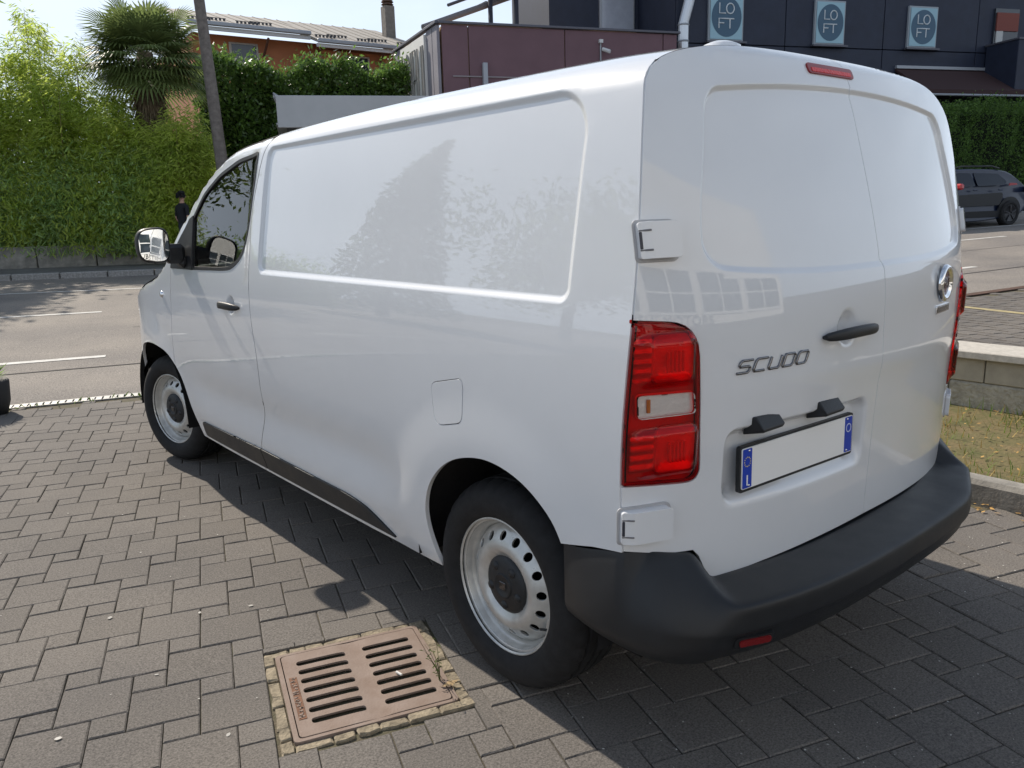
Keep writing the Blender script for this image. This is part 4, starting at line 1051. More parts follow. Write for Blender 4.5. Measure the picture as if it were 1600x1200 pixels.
mk('mortar_bed', [(-.290, -.290, -.012), (.290, -.290, -.012), (.290, -.25, -.012), (-.290, -.25, -.012), (-.290, .25, -.0121), (.290, .25, -.0121), (.290, .290, -.0121), (-.290, .290, -.0121), (-.290, -.25, -.0122), (-.25, -.25, -.0122), (-.25, .25, -.0122), (-.290, .25, -.0122), (.25, -.25, -.0123), (.290, -.25, -.0123), (.290, .25, -.0123), (.25, .25, -.0123)], [(0, 1, 2, 3), (4, 5, 6, 7), (8, 9, 10, 11), (12, 13, 14, 15)], MORT, gr)['kind'] = 'stuff'
# weed growing through the grating, cigarette end, leaf
WEED = mat('weed_green', (.10, .13, .035), .8, var=.3, vscale=60, trans=.3)
wd = empty('weed', (-1.035, .145, 0), label='thin green weed growing through the drain grating', cat='weed')
rr = random.Random(5)
for k in range(6):
    a = rr.uniform(0, 6.28); l = rr.uniform(.07, .13); pts = [(0, 0, -.02), (.012*math.cos(a), .012*math.sin(a), l*.45), (.035*math.cos(a), .035*math.sin(a), l*.8), (.055*math.cos(a), .055*math.sin(a), l)]
    st = MB().tube(pts, [.0012, .001, .0008, .0004], 5).build('stem', WEED, wd)
    for q in range(5):
        t = rr.uniform(.3, 1); p = np.array([.055*t*math.cos(a), .055*t*math.sin(a), l*t]); b = rr.uniform(0, 6.28); s_ = rr.uniform(.006, .012)
        mk('leaf', [p, p+np.array([s_*math.cos(b)-.003*math.sin(b), s_*math.sin(b)+.003*math.cos(b), .003]), p+np.array([1.7*s_*math.cos(b), 1.7*s_*math.sin(b), .001]), p+np.array([s_*math.cos(b)+.003*math.sin(b), s_*math.sin(b)-.003*math.cos(b), .003])], [(0, 1, 2, 3)], WEED, st)
p = Matrix.Rotation(GR, 3, 'Z') @ Vector((.115, -.04, 0))
tag(MB().tube([(GC[0]+p.x, GC[1]+p.y-.012, .010), (GC[0]+p.x-.004, GC[1]+p.y+.014, .011)], .004, 8).build('cigarette_end', mat('paper_white', (.7, .68, .64), .8)), 'white cigarette end lying across a slot of the drain grating', 'litter')
tag(mk('dry_leaf', [(-1.06, .105, .012), (-1.03, .085, .013), (-1.0, .092, .018), (-1.03, .110, .016)], [(0, 1, 2, 3)], mat('tan_leaf', (.36, .25, .13), .8)), 'small tan dry leaf on the edge of the drain grating', 'leaf')

# ------------------------------------------------------------------ slotted drain channel along the road
GALV = mat('galvanised_steel', (.36, .355, .34), .55, metal=.25, var=.2, vscale=12)
RUSTS = mat('rusted_steel', (.105, .062, .045), .85, var=.35, vscale=8)
def channel(e0, e1, mt, label):
    ch = empty('drain_channel', en3((e0+e1)/2, 5.12), 0, label, 'drain', 'slotted drain channels along the road edge')
    L_ = .96
    mb = MB().box((0, .0, -.004), (L_-.006, .018, .008)); 
    mb = MB().box((0, .062, -.006), (L_-.006, .016, .012)).box((0, -.062, -.006), (L_-.006, .016, .012))
    for k in range(17): mb.box((-.45+k*.05625, 0, -.006), (.043 if k not in (0, 16) else .046, .110, .011))
    me = None; e = e0
    inv = Vector(ch.location)
    while e < e1:
        if me is None: o = mb.build('grating_bar', mt, ch); me = o.data
        else: o = link('grating_bar', me, None, ch)
        o.location = Vector(en3(e+L_/2, 5.12, .006))-inv; o.rotation_euler = (0, -math.atan(.038) if e > 1.5 else 0, RA); e += L_
    n = int((e1-e0)/1)+1; V = []; F = []
    for i in range(n+1):
        t = e0+(e1-e0)*i/n
        for d, z in ((-.075, .001), (-.055, -.001), (-.055, -.12), (.055, -.12), (.055, -.001), (.075, .001)): V.append(np.array(en3(t, 5.12+d, z))-np.array(inv))
    for i in range(n):
        for j in range(5): F.append((i*6+j, i*6+6+j, i*6+7+j, i*6+1+j))
    mk('trough', V, F, mat('trough_concrete', (.06, .055, .05), .95), ch)
channel(-9.2, 3.2, GALV, 'galvanised slotted drain channel between the forecourt paving and the road')
channel(3.6, 14.5, RUSTS, 'rusty brown drain channel in front of the neighbouring raised forecourt')

# ------------------------------------------------------------------ verge, low wall and the neighbouring forecourt
vk = empty('verge_kerb', (1.88, 0, 0), label='row of weathered concrete kerb stones along the grass verge', cat='kerb')
for k in range(8):
    y = -3.2+k*1.0; o = MB().box((0, y, .035), (.13, .985, .17), bev=.022).build('kerb_stone', CONC, vk); o.rotation_euler = (0, 0, 0)
VERGE = mat('verge_soil', (.17, .125, .06), .95, col2=(.10, .10, .035), vscale=7, bump=.01, bscale=40)
tag(mk('grass_verge', [(1.93, -4, .07), (3.45, -4, .10), (3.45, 4.2, .10), (1.93, 4.2, .07)], [(0, 1, 2, 3)], VERGE), kind='structure')
n = 9000; X = rng.uniform(1.95, 3.42, n); Y = rng.uniform(-2.6, 3.6, n); keep = rng.random(n) < np.clip(.35+.5*np.sin(X*5.1+1)*np.sin(Y*3.3), .12, 1); X, Y = X[keep], Y[keep]; n = len(X)
a = rng.uniform(0, 6.28, n); h_ = rng.uniform(.02, .065, n)*(1+.7*(X > 2.9)); le = rng.uniform(.2, .9, n); b0 = np.stack([X, Y, .07+.02*(X-1.93)], 1)
sd = np.stack([-np.sin(a), np.cos(a), 0*a], 1)*.003; tip = b0+np.stack([np.cos(a)*h_*le, np.sin(a)*h_*le, h_], 1)
m_ = rng.random(n) < .4
for nm, mk_, mt in (('dry_grass', m_, mat('dry_grass', (.42, .30, .11), .9, island=.35, trans=.25)), ('green_grass', ~m_, mat('green_grass', (.13, .20, .035), .8, island=.35, trans=.3))):
    o = quads(nm, np.stack([b0[mk_]-sd[mk_], b0[mk_]+sd[mk_], tip[mk_]+sd[mk_]*.3, tip[mk_]-sd[mk_]*.3], 1), mt); tag(o, 'short %s growing on the verge beside the low wall' % nm.replace('_', ' '), 'grass', kind='stuff')
n = 500; X = np.concatenate([rng.uniform(1.95, 3.4, n), rng.uniform(1.70, 1.86, 70)]); Y = np.concatenate([rng.uniform(-2.4, 3., n), rng.uniform(-2, .6, 70)]); n = len(X); a = rng.uniform(0, 6.28, n); s_ = rng.uniform(.008, .022, n); z = np.where(X > 1.9, .085+.02*(X-1.93), .004)
d = np.stack([np.cos(a), np.sin(a), rng.uniform(-.3, .3, n)], 1)*s_[:, None]; q = np.stack([-np.sin(a), np.cos(a), rng.uniform(-.3, .3, n)], 1)*s_[:, None]*.45; c_ = np.stack([X, Y, z+.006], 1)
tag(quads('leaf_litter', np.stack([c_-d, c_+q, c_+d, c_-q], 1), mat('litter_leaf', (.45, .27, .09), .85, island=.45, trans=.2)), 'scattered dry leaves on the verge and along its kerb', 'leaf litter', kind='stuff')
# wall: rough lower course, smooth upper course, slab coping
wl = empty('low_wall', (3.62, 0, 0), label='low concrete block wall with slab coping beyond the grass verge', cat='wall')
rough_b = mat('split_face_block', (.40, .37, .30), .95, var=.22, vscale=14, bump=.02, bscale=38); smooth_b = mat('smooth_block', (.40, .36, .285), .92, var=.16, vscale=6, bump=.002, bscale=120)
rr = random.Random(4)
for k in range(14):
    y = -3.1+k*.52; j = (k % 2)*.1
    MB().box((-.12+rr.uniform(-.006, .006), y+.1, .17), (.20, .512, .20), bev=.012).build('block', rough_b, wl)
    MB().box((-.115, y-.12, .352), (.20, .512, .156), bev=.006).build('block', smooth_b, wl)
CAPM = mat('coping_stone', (.46, .43, .38), .9, var=.15, vscale=30, bump=.002, bscale=200)
for k in range(6): MB().box((-.06, -2.4+k*1.15, .46), (.40, 1.142, .052), bev=.006).build('coping_slab', CAPM, wl)
# wall core so that the joints stay dark
MB().box((-.11, .3, .25), (.17, 7.2, .36)).build('mortar_core', mat('dark_mortar', (.16, .145, .12), .95), wl)
es2 = np.linspace(3.9, 30, 40)
nlot = sheet('neighbour_forecourt', np.linspace(3.55, 16, 26), -8, 5.03, 12, -.016, JOINT)
def hid2(x, y, X, Y): return X < 1480
lay(nlot, lambda x, y: (x*NV[0]+y*NV[1]) < 4.93 and x > 3.85 and y > -3.0 and (x*EV[0]+y*EV[1]) < 13.5, None, lambda x, y: float(terr(x, y)), 300, hid2)
YEL = mat('faded_yellow_paint', (.36, .30, .16), .85, var=.2, vscale=10)
for e in (6.93, 9.4): 
    V = [en3(e-.05, 4.7, .004), en3(e+.05, 4.7, .004), en3(e+.05, .2, .004), en3(e-.05, .2, .004)]; mk('parking_line', V, [(3, 2, 1, 0)], YEL, nlot)

for k, (x0, x1, y0, y1) in enumerate(((-12, 1.8, -14, -5.45), (-13, -7.4, -5.4, 4.5))):
    tag(mk('plain_paving', [(x0, y0, -.003), (x1, y0, -.003), (x1, y1, -.003), (x0, y1, -.003)], [(0, 1, 2, 3)], PAVE, lot), kind='stuff')

# pale flecks and grit lying on the stones behind the van, a few droppings in the sun
n = 420; X = rng.uniform(-.9, 1.7, n); Y = rng.uniform(-1.6, .1, n); s_ = rng.uniform(.0012, .0042, n); a = rng.uniform(0, 6.28, n)
X = np.concatenate([X, rng.uniform(-2.6, -1.0, 60)]); Y = np.concatenate([Y, rng.uniform(.3, 4.5, 60)]); s_ = np.concatenate([s_, rng.uniform(.0015, .005, 60)]); a = np.concatenate([a, rng.uniform(0, 6.28, 60)])
for px_, py_, sz in ((172, 966, .012), (312, 958, .009), (392, 947, .010), (91, 1155, .011), (357, 1149, .010), (245, 1055, .008)):
    d_ = CF+CR*(px_-800)/FPX-CU*(py_-600)/FPX; t_ = -CAM[2]/d_[2]; X = np.append(X, CAM[0]+d_[0]*t_); Y = np.append(Y, CAM[1]+d_[1]*t_); s_ = np.append(s_, sz); a = np.append(a, rng.uniform(0, 6.28))
n = len(X); d = np.stack([np.cos(a), np.sin(a), 0*a], 1)*s_[:, None]; q = np.stack([-np.sin(a), np.cos(a), 0*a], 1)*(s_*rng.uniform(.35, .9, n))[:, None]; c_ = np.stack([X, Y, .003+0*X], 1)
tag(quads('pale_grit', np.stack([c_-d, c_-d*.3-q, c_+d*.5-q*.8, c_+d, c_+d*.4+q, c_-d*.5+q*.9], 1), mat('pale_grit', (.50, .48, .44), .9, island=.3), per=6), 'scattered pale grit and specks on the paving behind the van', 'grit', kind='stuff')
# ================================================================== vegetation helpers
def unit(v): return v/np.maximum(np.linalg.norm(v, axis=-1, keepdims=True), 1e-9)
def leaf_quads(P, D, L_, W_, roll=None):
    """diamond leaves: base P, direction D, length L_, width W_"""
    n = len(P); rnd = unit(rng.normal(size=(n, 3))); S = unit(np.cross(D, rnd)); L_ = np.broadcast_to(L_, (n,))[:, None]; W_ = np.broadcast_to(W_, (n,))[:, None]
    return np.stack([P, P+D*L_*.45+S*W_/2, P+D*L_, P+D*L_*.45-S*W_/2], 1)
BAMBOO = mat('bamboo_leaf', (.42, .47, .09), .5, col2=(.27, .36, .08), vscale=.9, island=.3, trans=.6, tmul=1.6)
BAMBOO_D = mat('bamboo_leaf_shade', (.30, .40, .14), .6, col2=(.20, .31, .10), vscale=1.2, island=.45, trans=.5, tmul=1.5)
STEM = mat('bamboo_culm', (.22, .20, .07), .6, var=.3, vscale=3)
def bamboo(base, H, rad, n, label, mt=BAMBOO, lean=(0, 0)):
    t = empty('bamboo_clump', base, 0, label, 'bamboo', 'bamboo clumps in the roadside hedge')
    nst = 12; mb = MB(); tips = []
    for k in range(nst):
        a = rng.uniform(0, 6.28); r0 = rad*.35*rng.random(); h_ = H*rng.uniform(.72, 1.); sp = rad*.55*rng.random()
        p0 = np.array([r0*math.cos(a), r0*math.sin(a), 0]); p1 = p0+np.array([sp*math.cos(a)*.4+lean[0]*.5, sp*math.sin(a)*.4+lean[1]*.5, h_*.6]); p2 = p0+np.array([sp*math.cos(a)*1.2+lean[0], sp*math.sin(a)*1.2+lean[1], h_])
        mb.tube([p0, (p0+p1)/2, p1, (p1+p2)/2+np.array([0, 0, .05]), p2], [.022, .02, .016, .010, .003], 5); tips.append((p0, p1, p2))
    tag(mb.build('stems', STEM, t), kind='stuff')
    # leaf sprays along arching side twigs of every culm
    ks = rng.integers(0, nst, n//14); u = rng.random(len(ks))**.72; T = np.array(tips); P0, P1, P2 = T[ks, 0], T[ks, 1], T[ks, 2]; u_ = u[:, None]
    c = P0*(1-u_)**2+2*P1*u_*(1-u_)+P2*u_**2
    a = rng.uniform(0, 6.28, len(ks)); l = rad*(1.05-.82*u)*np.sqrt(rng.random(len(ks)))
    c = c+np.stack([np.cos(a)*l, np.sin(a)*l, .12-.25*l+rng.normal(0, .08, len(ks))], 1); c[:, 2] = np.maximum(c[:, 2], -.2)
    m = 14; C = np.repeat(c, m, 0); A = np.repeat(a, m)+rng.normal(0, .9, len(C)); P = C+rng.normal(0, .10, (len(C), 3))
    D = unit(np.stack([np.cos(A), np.sin(A), rng.normal(-.45, .45, len(C))], 1))
    tag(quads('foliage', leaf_quads(P, D, rng.uniform(.12, .24, len(C)), rng.uniform(.022, .040, len(C))), mt, t), kind='stuff')
    return t
LOWW = lambda px, d: at(px, 420, d)
def gp(px, depth, dz=0.):
    """ground point under photo column px at a given depth"""
    p = at(px, 400, depth); return np.array([p[0], p[1], float(terr(p[0], p[1]))+dz])
# ---- low wall and bamboo hedge beyond the road, left
wl2 = empty('hedge_wall', en3(-6, kerb_n(-6)+2.1), 0, 'long low weathered concrete wall under the bamboo hedge', 'wall'); inv = np.array(wl2.location)
for i in range(16):
    e = -14+i*1.35; p = np.array(en3(e, kerb_n(e)+2.1, .33))-inv; o = MB().box((0, 0, 0), (1.34, .25, .62), bev=.02).build('wall_slab', CONC, wl2); o.location = p; o.rotation_euler = (0, 0, RA-math.atan(.155))
specs = [(-190, 21.6, 5.2, 1.3, 9000), (-120, 22.4, 5.4, 1.2, 9000), (-60, 21.4, 4.9, 1.1, 9000), (-12, 22.2, 4.5, 1.0, 12000), (32, 21.6, 4.9, 1.0, 12000), (85, 22.0, 6.5, .8, 11000), (112, 21.2, 4.6, .95, 11000), (155, 21.8, 5.2, .95, 13000), (195, 21.2, 4.3, .9, 12000), (245, 20.9, 3.4, .85, 10000), (290, 20.6, 3.5, .85, 10000), (325, 20.8, 3.0, .7, 7000)]
names = ['far outside left end', 'second from the left end', 'tall leafy', 'leftmost in view, rounded top', 'bright yellow-green beside the tallest spire', 'tallest, with a thin feathery spire against the sky', 'bushy, just right of the tallest spire', 'bright topped, left of the palm', 'beneath the left side of the palm crown', 'in front of the palm trunk', 'between the palm trunk and the leaning pole', 'low, at the foot of the leaning pole']
for (px, d, H, rad, n), nm in zip(specs, names): bamboo(gp(px, d, .3), H, rad, n, 'bamboo clump in the hedge, '+nm)
# shady growth hanging over the wall
for i, (px, nm) in enumerate(((-90, 'outside the left frame edge'), (20, 'at the left frame edge'), (75, 'under the tallest bamboo'), (130, 'below the palm'), (185, 'above the ivy covered wall end'), (240, 'behind the van mirror'), (290, 'behind the cab window'))):
    b = gp(px, 20.3, .55); t = empty('hanging_shrub', b, 0, 'dark green shrub hanging over the low wall, '+nm, 'shrub', 'dark shrubs over the hedge wall')
    n = 7000; P = rng.normal(size=(n, 3))*np.array([.55, .45, .75])+np.array([0, .3, .75]); P[:, 2] = np.abs(P[:, 2])-.1; k_ = P[:, 1] > -.35; P = P[k_]; n = len(P)
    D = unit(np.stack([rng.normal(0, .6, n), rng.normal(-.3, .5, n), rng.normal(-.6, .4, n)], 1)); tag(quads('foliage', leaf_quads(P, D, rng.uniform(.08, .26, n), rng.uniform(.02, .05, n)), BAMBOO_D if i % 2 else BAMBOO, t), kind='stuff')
    MB().tube([(0, .3, -.5), (.05, .3, .4), (0, .25, 1.1)], [.04, .03, .01], 6).build('stem', STEM, t)
# ---- fan palm
PALM = mat('palm_leaf', (.16, .21, .07), .5, island=.3, trans=.45); PALM_D = mat('palm_thatch', (.16, .12, .075), .9, var=.4, vscale=6)
pb = gp(258, 20.9, .3); pc = at(226, 84, 20.6)-pb
palm = empty('fan_palm', pb, 0, 'shaggy fan palm with a round crown rising out of the bamboo hedge', 'palm tree')
mid = pc*.5+np.array([.12, 0, 0])
MB().tube([(0, 0, 0), mid*.6, mid, pc*.8, pc], [.16, .17, .22, .28, .20], 12).build('trunk', PALM_D, palm, True)
# thatch of dead leaves under the crown
n = 2200; u = rng.random(n); c = pc*(.62+.33*u)[:, None]; a = rng.uniform(0, 6.28, n); P = c+np.stack([np.cos(a)*.22, np.sin(a)*.22, 0*a], 1); D = unit(np.stack([np.cos(a)*.35, np.sin(a)*.35, -1+0*a], 1)+rng.normal(0, .15, (n, 3)))
tag(quads('dead_thatch', leaf_quads(P, D, rng.uniform(.3, .7, n), .03), PALM_D, palm), kind='stuff')
rr = random.Random(8)
for k in range(84):
    az = k*2.39996; elv = 1.25-1.95*((k+.5)/84)**.85; l = rr.uniform(.62, 1.15)
    d = np.array([math.cos(az)*math.cos(elv), math.sin(az)*math.cos(elv), math.sin(elv)]); st = pc+d*.1; hub = pc+d*l+np.array([0, 0, -.10*l]); sdv = unit(np.cross(d, [0, 0, 1.])); upv = np.cross(sdv, d); fan = []; nl_ = 26; FR = rr.uniform(.68, .92)
    for q in range(nl_):
        t = (q/(nl_-1)-.5)*math.radians(250); dd = d*math.cos(t)+sdv*math.sin(t)*.95+upv*.12*math.cos(t); dd /= np.linalg.norm(dd); e1 = hub+dd*FR*.6; droop = np.array([0, 0, -.16-.12*(elv < .2)]); e2 = hub+dd*FR+droop*FR; sw = np.cross(dd, upv); sw /= np.linalg.norm(sw)+1e-9; w0, w1 = .014, .030
        fan += [(hub-sw*w0*.3, hub+sw*w0*.3, e1+sw*w1, e1-sw*w1), (e1-sw*w1, e1+sw*w1, e2+sw*.003, e2-sw*.003)]
    sw = sdv*.012; fan.append((st-sw, st+sw, hub+sw*.7, hub-sw*.7)); tag(quads('frond', np.array(fan), PALM, palm), kind='stuff')
# ---- leaning pole
b0, b1 = at(346, 250, 19.6), at(311, 0, 19.2); dr = unit(b1-b0); lo_ = b0-dr*((b0[2]-.35)/dr[2]); hi_ = b0+dr*((9.0-b0[2])/dr[2])
POLE = mat('weathered_pole', (.155, .135, .12), .9, var=.3, vscale=9, bump=.006, bscale=30)
tag(MB().tube([lo_+(hi_-lo_)*t for t in np.linspace(0, 1, 14)], [.165-.05*t+.004*math.sin(t*60) for t in np.linspace(0, 1, 14)], 14).build('pole', POLE, None, True), 'tall bare grey-brown pole leaning left beside the palm', 'pole')
# ---- dense laurel hedge behind
LAUR = mat('laurel_leaf', (.085, .15, .032), .32, island=.45, trans=.4, coat=.2, tmul=1.5)
def hedge(name, p0, p1, z0, z1, thick, n, mt, label, cat, ls=(.09, .16), lw=.5, rag=.35, tr=6):
    p0, p1 = np.array(p0), np.array(p1); t = empty(name, ((p0[0]+p1[0])/2, (p0[1]+p1[1])/2, z0), 0, label, cat); o_ = np.array(t.location); ex = p1-p0; L_ = np.linalg.norm(ex[:2]); ex = np.array([ex[0], ex[1], 0])/L_; ey = np.array([-ex[1], ex[0], 0])
    u = rng.uniform(-.5, .5, n)*L_; hh = (z1-z0)*(1+.03*np.sin(u*2.1)+.02*np.sin(u*4.7+1)); v = rng.random(n)
    # most leaves near the skin of the hedge
    face = rng.random(n); w_ = np.where(face < .62, -.5*thick+np.abs(rng.normal(0, .16, n)), rng.uniform(-.5, .5, n)*thick); w_ += .13*np.sin(u*3.3+v*7)+.10*np.sin(u*7.1-v*11)
    zz = np.where(face > .74, hh*(1-np.abs(rng.normal(0, .05, n))), v*hh)+np.where(face > .74, np.maximum(0, rng.normal(0, rag, n))*.5, 0)
    P = u[:, None]*ex+w_[:, None]*ey+np.stack([0*u, 0*u, zz], 1); D = unit(rng.normal(size=(n, 3))+np.array([0, 0, .35])-ey*.5)
    L2 = rng.uniform(ls[0], ls[1], n); tag(quads('foliage', leaf_quads(P, D, L2, L2*lw), mt, t), kind='stuff')
    for k in range(tr):
        q = ex*(k/(tr-1)-.5)*L_*.9; MB().tube([q, q+np.array([.05, .05, (z1-z0)*.5]), q+np.array([0, .1, (z1-z0)*.85])], [.07, .05, .02], 6).build('trunk', POLE, t)
    # near-black box inside the foliage
    o = MB().box((0, 0, (z1-z0)*.47), (L_*.96, thick*.45, (z1-z0)*.9), M=Matrix(((ex[0], ey[0], 0), (ex[1], ey[1], 0), (0, 0, 1)))).build('inner_core', mat('hedge_core', (.010, .014, .007), 1.), t); return t
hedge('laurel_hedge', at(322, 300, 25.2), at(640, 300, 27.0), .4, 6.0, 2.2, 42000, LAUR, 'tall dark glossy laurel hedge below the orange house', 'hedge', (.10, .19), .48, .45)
HEDG = mat('cypress_hedge_leaf', (.10, .185, .035), .6, island=.4, trans=.35)
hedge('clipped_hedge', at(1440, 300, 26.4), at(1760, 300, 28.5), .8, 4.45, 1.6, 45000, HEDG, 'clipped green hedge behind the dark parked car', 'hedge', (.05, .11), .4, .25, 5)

# ================================================================== orange house
ORN = mat('orange_stucco', (.40, .165, .085), .9, var=.10, vscale=1.2, bump=.004, bscale=40); ROOFM = mat('pale_roof_sheet', (.36, .33, .29), .8, var=.12, vscale=3); GUT = mat('grey_gutter', (.33, .35, .38), .5, metal=.3); DKW = mat('dark_window', (.03, .035, .045), .15, coat=.3); GUARD = mat('snow_guard', (.06, .06, .065), .7)
hA, hB = at(285, 26, 31), at(652, 76, 36.5); hz = (hA[2]+hB[2])/2
ex = np.array([hB[0]-hA[0], hB[1]-hA[1], 0]); hl = np.linalg.norm(ex); ex /= hl; ey = np.array([-ex[1], ex[0], 0])
if ey@np.array([CF[0], CF[1], 0]) < 0: ey = -ey
house = empty('orange_house', (hA[0], hA[1], 0), math.atan2(ex[1], ex[0]), 'orange stucco house with pale metal roof and chimney behind the laurel hedge', 'house')
x0, xm, x1 = .1, hl*.50, hl+.3; 
MB().box(((x0+x1)/2, 5.0, (hz-.15)/2), (x1-x0-.8, 8., hz-.15)).build('wall', ORN, house); MB().box(((xm+x1)/2+.2, .65, (hz-.55)/2), (x1-xm-.9, .9, hz-.55)).build('wall', ORN, house)
def roof_slab(xa, xb, y0, z0, run, rise, name='roof'):
    V = [(xa, y0, z0), (xb, y0, z0), (xb, y0+run, z0+rise), (xa, y0+run, z0+rise), (xa, y0, z0-.12), (xb, y0, z0-.12), (xb, y0+run, z0+rise-.12), (xa, y0+run, z0+rise-.12)]
    o = mk(name, V, [(0, 1, 2, 3), (7, 6, 5, 4), (0, 4, 5, 1), (1, 5, 6, 2), (2, 6, 7, 3), (3, 7, 4, 0)], ROOFM, house)
    for k in range(int((xb-xa)/.55)):
        x = xa+.3+k*.55; MB().box((x, y0+run/2, z0+rise/2+.015), (.03, math.hypot(run, rise), .035), M=Matrix.Rotation(math.atan2(rise, run), 3, 'X')).build('roof_seam', ROOFM, o)
    return o
r1 = roof_slab(x0, xm, -.15, hz+.05, 5.2, 1.55); r2 = roof_slab(xm+.004, x1, -.75, hz-.32, 5.8, 1.9)
for o, xa, xb, y0, z0, sl_ in ((r1, x0, xm, -.15, hz+.05, .298), (r2, xm, x1, -.75, hz-.32, .328)):
    rr = random.Random(int(xa*10)); k = 0
    for row in (.5, .95):
        x = xa+.2+(row > .6)*.7
        while x < xb-1.1:
            g = MB(); [g.box((x+q*.16, y0+row, z0+row*sl_+.06), (.09, .03, .09)) for q in range(6)]; g.box((x+.4, y0+row, z0+row*sl_+.11), (.95, .025, .02)); tag(g.build('snow_guard', GUARD, o), kind='stuff'); x += 1.9
for xa, xb, y0, z0 in ((x0, xm-.02, -.25, hz-.02), (xm+.02, x1, -.85, hz-.40)):
    MB().box(((xa+xb)/2, y0, z0), (xb-xa, .16, .16), bev=.03).build('gutter', GUT, house); MB().box(((xa+xb)/2, y0+.12, z0-.16), (xb-xa, .10, .14)).build('fascia_board', mat('white_fascia', (.55, .56, .58), .7), house)
for wx, wy, wz in ((xm*.50, .98, hz-.85), (xm+(x1-xm)*.40, .17, hz-1.15)):
    wn = MB().box((wx, wy, wz), (1.2, .06, .9), bev=.01).build('window', mat('window_frame_white', (.45, .43, .42), .6), house); MB().box((wx, wy-.035, wz), (1.0, .02, .76)).build('pane', DKW, wn)
for dx, y0 in ((xm*.45+1.0, .72), (x1-2.2, -.05)): MB().tube([(dx, y0-.8, hz-.35), (dx, y0, hz-.9), (dx, y0+.05, hz-4)], .055, 8).build('downpipe', mat('copper_pipe', (.12, .06, .045), .6), house)
cp = at(607, 40, 38.2); M_i = house.matrix_basis.inverted() if False else Matrix.Translation(house.location) @ Matrix.Rotation(house.rotation_euler.z, 4, 'Z'); cl = M_i.inverted() @ Vector(cp)
chm = MB().box((cl.x, cl.y, cl.z-.1), (.50, .50, 1.9), bev=.02).build('chimney', mat('chimney_stone', (.20, .18, .16), .9, var=.2, vscale=5), house)
for k in range(5): MB().lathe([(0, .06), (.24, .05), (.30, .0), (0, -.01)], 16, Matrix.Translation((cl.x, cl.y, cl.z+.92+k*.12))).build('cowl_ring', mat('chimney_clay', (.16, .10, .08), .9), chm)
# ================================================================== pale canopy roof in front of the hedge
cA, cB = at(430, 147, 19.0), at(700, 151.5, 19.9); ex = np.array([cB[0]-cA[0], cB[1]-cA[1], 0]); L_ = np.linalg.norm(ex); ex /= L_; ey = np.array([-ex[1], ex[0], 0])
cz = (cA[2]+cB[2])/2; can = empty('canopy', (cA[0], cA[1], 0), math.atan2(ex[1], ex[0]), 'pale grey flat canopy roof with smooth fascia in front of the laurel hedge', 'canopy')
CANM = mat('pale_grey_sheet', (.42, .43, .44), .6, var=.06, vscale=1.5)
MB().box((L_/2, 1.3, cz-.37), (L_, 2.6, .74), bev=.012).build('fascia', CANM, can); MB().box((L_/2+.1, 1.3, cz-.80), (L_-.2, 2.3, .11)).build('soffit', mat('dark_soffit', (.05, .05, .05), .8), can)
for x, y in ((.5, .4), (.5, 2.2), (L_-.5, .4), (L_-.5, 2.2)): MB().box((x, y, (cz-.85)/2), (.12, .12, cz-.85)).build('post', GUT, can)
for z in (.06, .14, .22): MB().tube([(.04, .2, cz+.02-.0*z), (-.05, .25, cz-.05+z*.6), (-.05, 2.0, cz-.05+z*.6), (.04, 2.1, cz+.02)], .018, 6).build('rail', GUT, can)
MB().tube([(-.02, .3, cz-.62), (-.02, 2.4, cz-.95)], .03, 6).build('strut', GUT, can)

# ================================================================== dark restaurant building
P0, P1 = at(688, 38, 23.0), at(1057, 53, 25.3); ex = np.array([P1[0]-P0[0], P1[1]-P0[1], 0]); fl_ = np.linalg.norm(ex); ex /= fl_; ey = np.array([-ex[1], ex[0], 0])
if ey@np.array([CF[0], CF[1], 0]) < 0: ey = -ey
bz = (P0[2]+P1[2])/2; BM = Matrix(((ex[0], ey[0], 0, P0[0]), (ex[1], ey[1], 0, P0[1]), (0, 0, 1, 0), (0, 0, 0, 1)))
if BM.to_3x3().determinant() < 0: print('WARN mirrored building frame')
bld = empty('restaurant_building', (P0[0], P0[1], 0), math.atan2(ex[1], ex[0]), 'dark slate clad building with a purple roof terrace and round poster windows', 'building')
def bl(p): return BM.inverted() @ Vector(p)
PURP = mat('purple_cladding', (.15, .085, .10), .75, var=.08, vscale=1.5); SLATE = mat('slate_cladding', (.017, .023, .044), .6, var=.15, vscale=2.5, bump=.003, bscale=20); GREYP = mat('grey_cladding', (.22, .21, .24), .7, var=.08, vscale=2); CAPB = mat('parapet_cap', (.10, .10, .12), .5, metal=.3)
PL = bl(at(622, 82, 26.9)); dl = math.hypot(PL.x, PL.y)
# terrace block: the body, then separate cladding panels on both faces
MB().box((fl_/2, 3.0, bz/2-.02), (fl_-.06, 5.94, bz-.06)).build('terrace_block', mat('tan_render', (.42, .27, .17), .9, var=.1, vscale=1), bld)
cols = [0, .105, .50, .935, 1.0]; rows = [(bz-2.15, bz-.02), (bz-3.6, bz-2.18), (.2, bz-3.63)]
for z0, z1 in rows:
    for a, b in zip(cols[:-1], cols[1:]): MB().box(((a+b)/2*fl_, -.02, (z0+z1)/2), ((b-a)*fl_-.03, .06, z1-z0), bev=.008).build('cladding_panel', PURP, bld)
MB().box((fl_/2, -.0, bz+.03), (fl_+.16, .26, .07), bev=.01).build('parapet_cap', CAPB, bld)
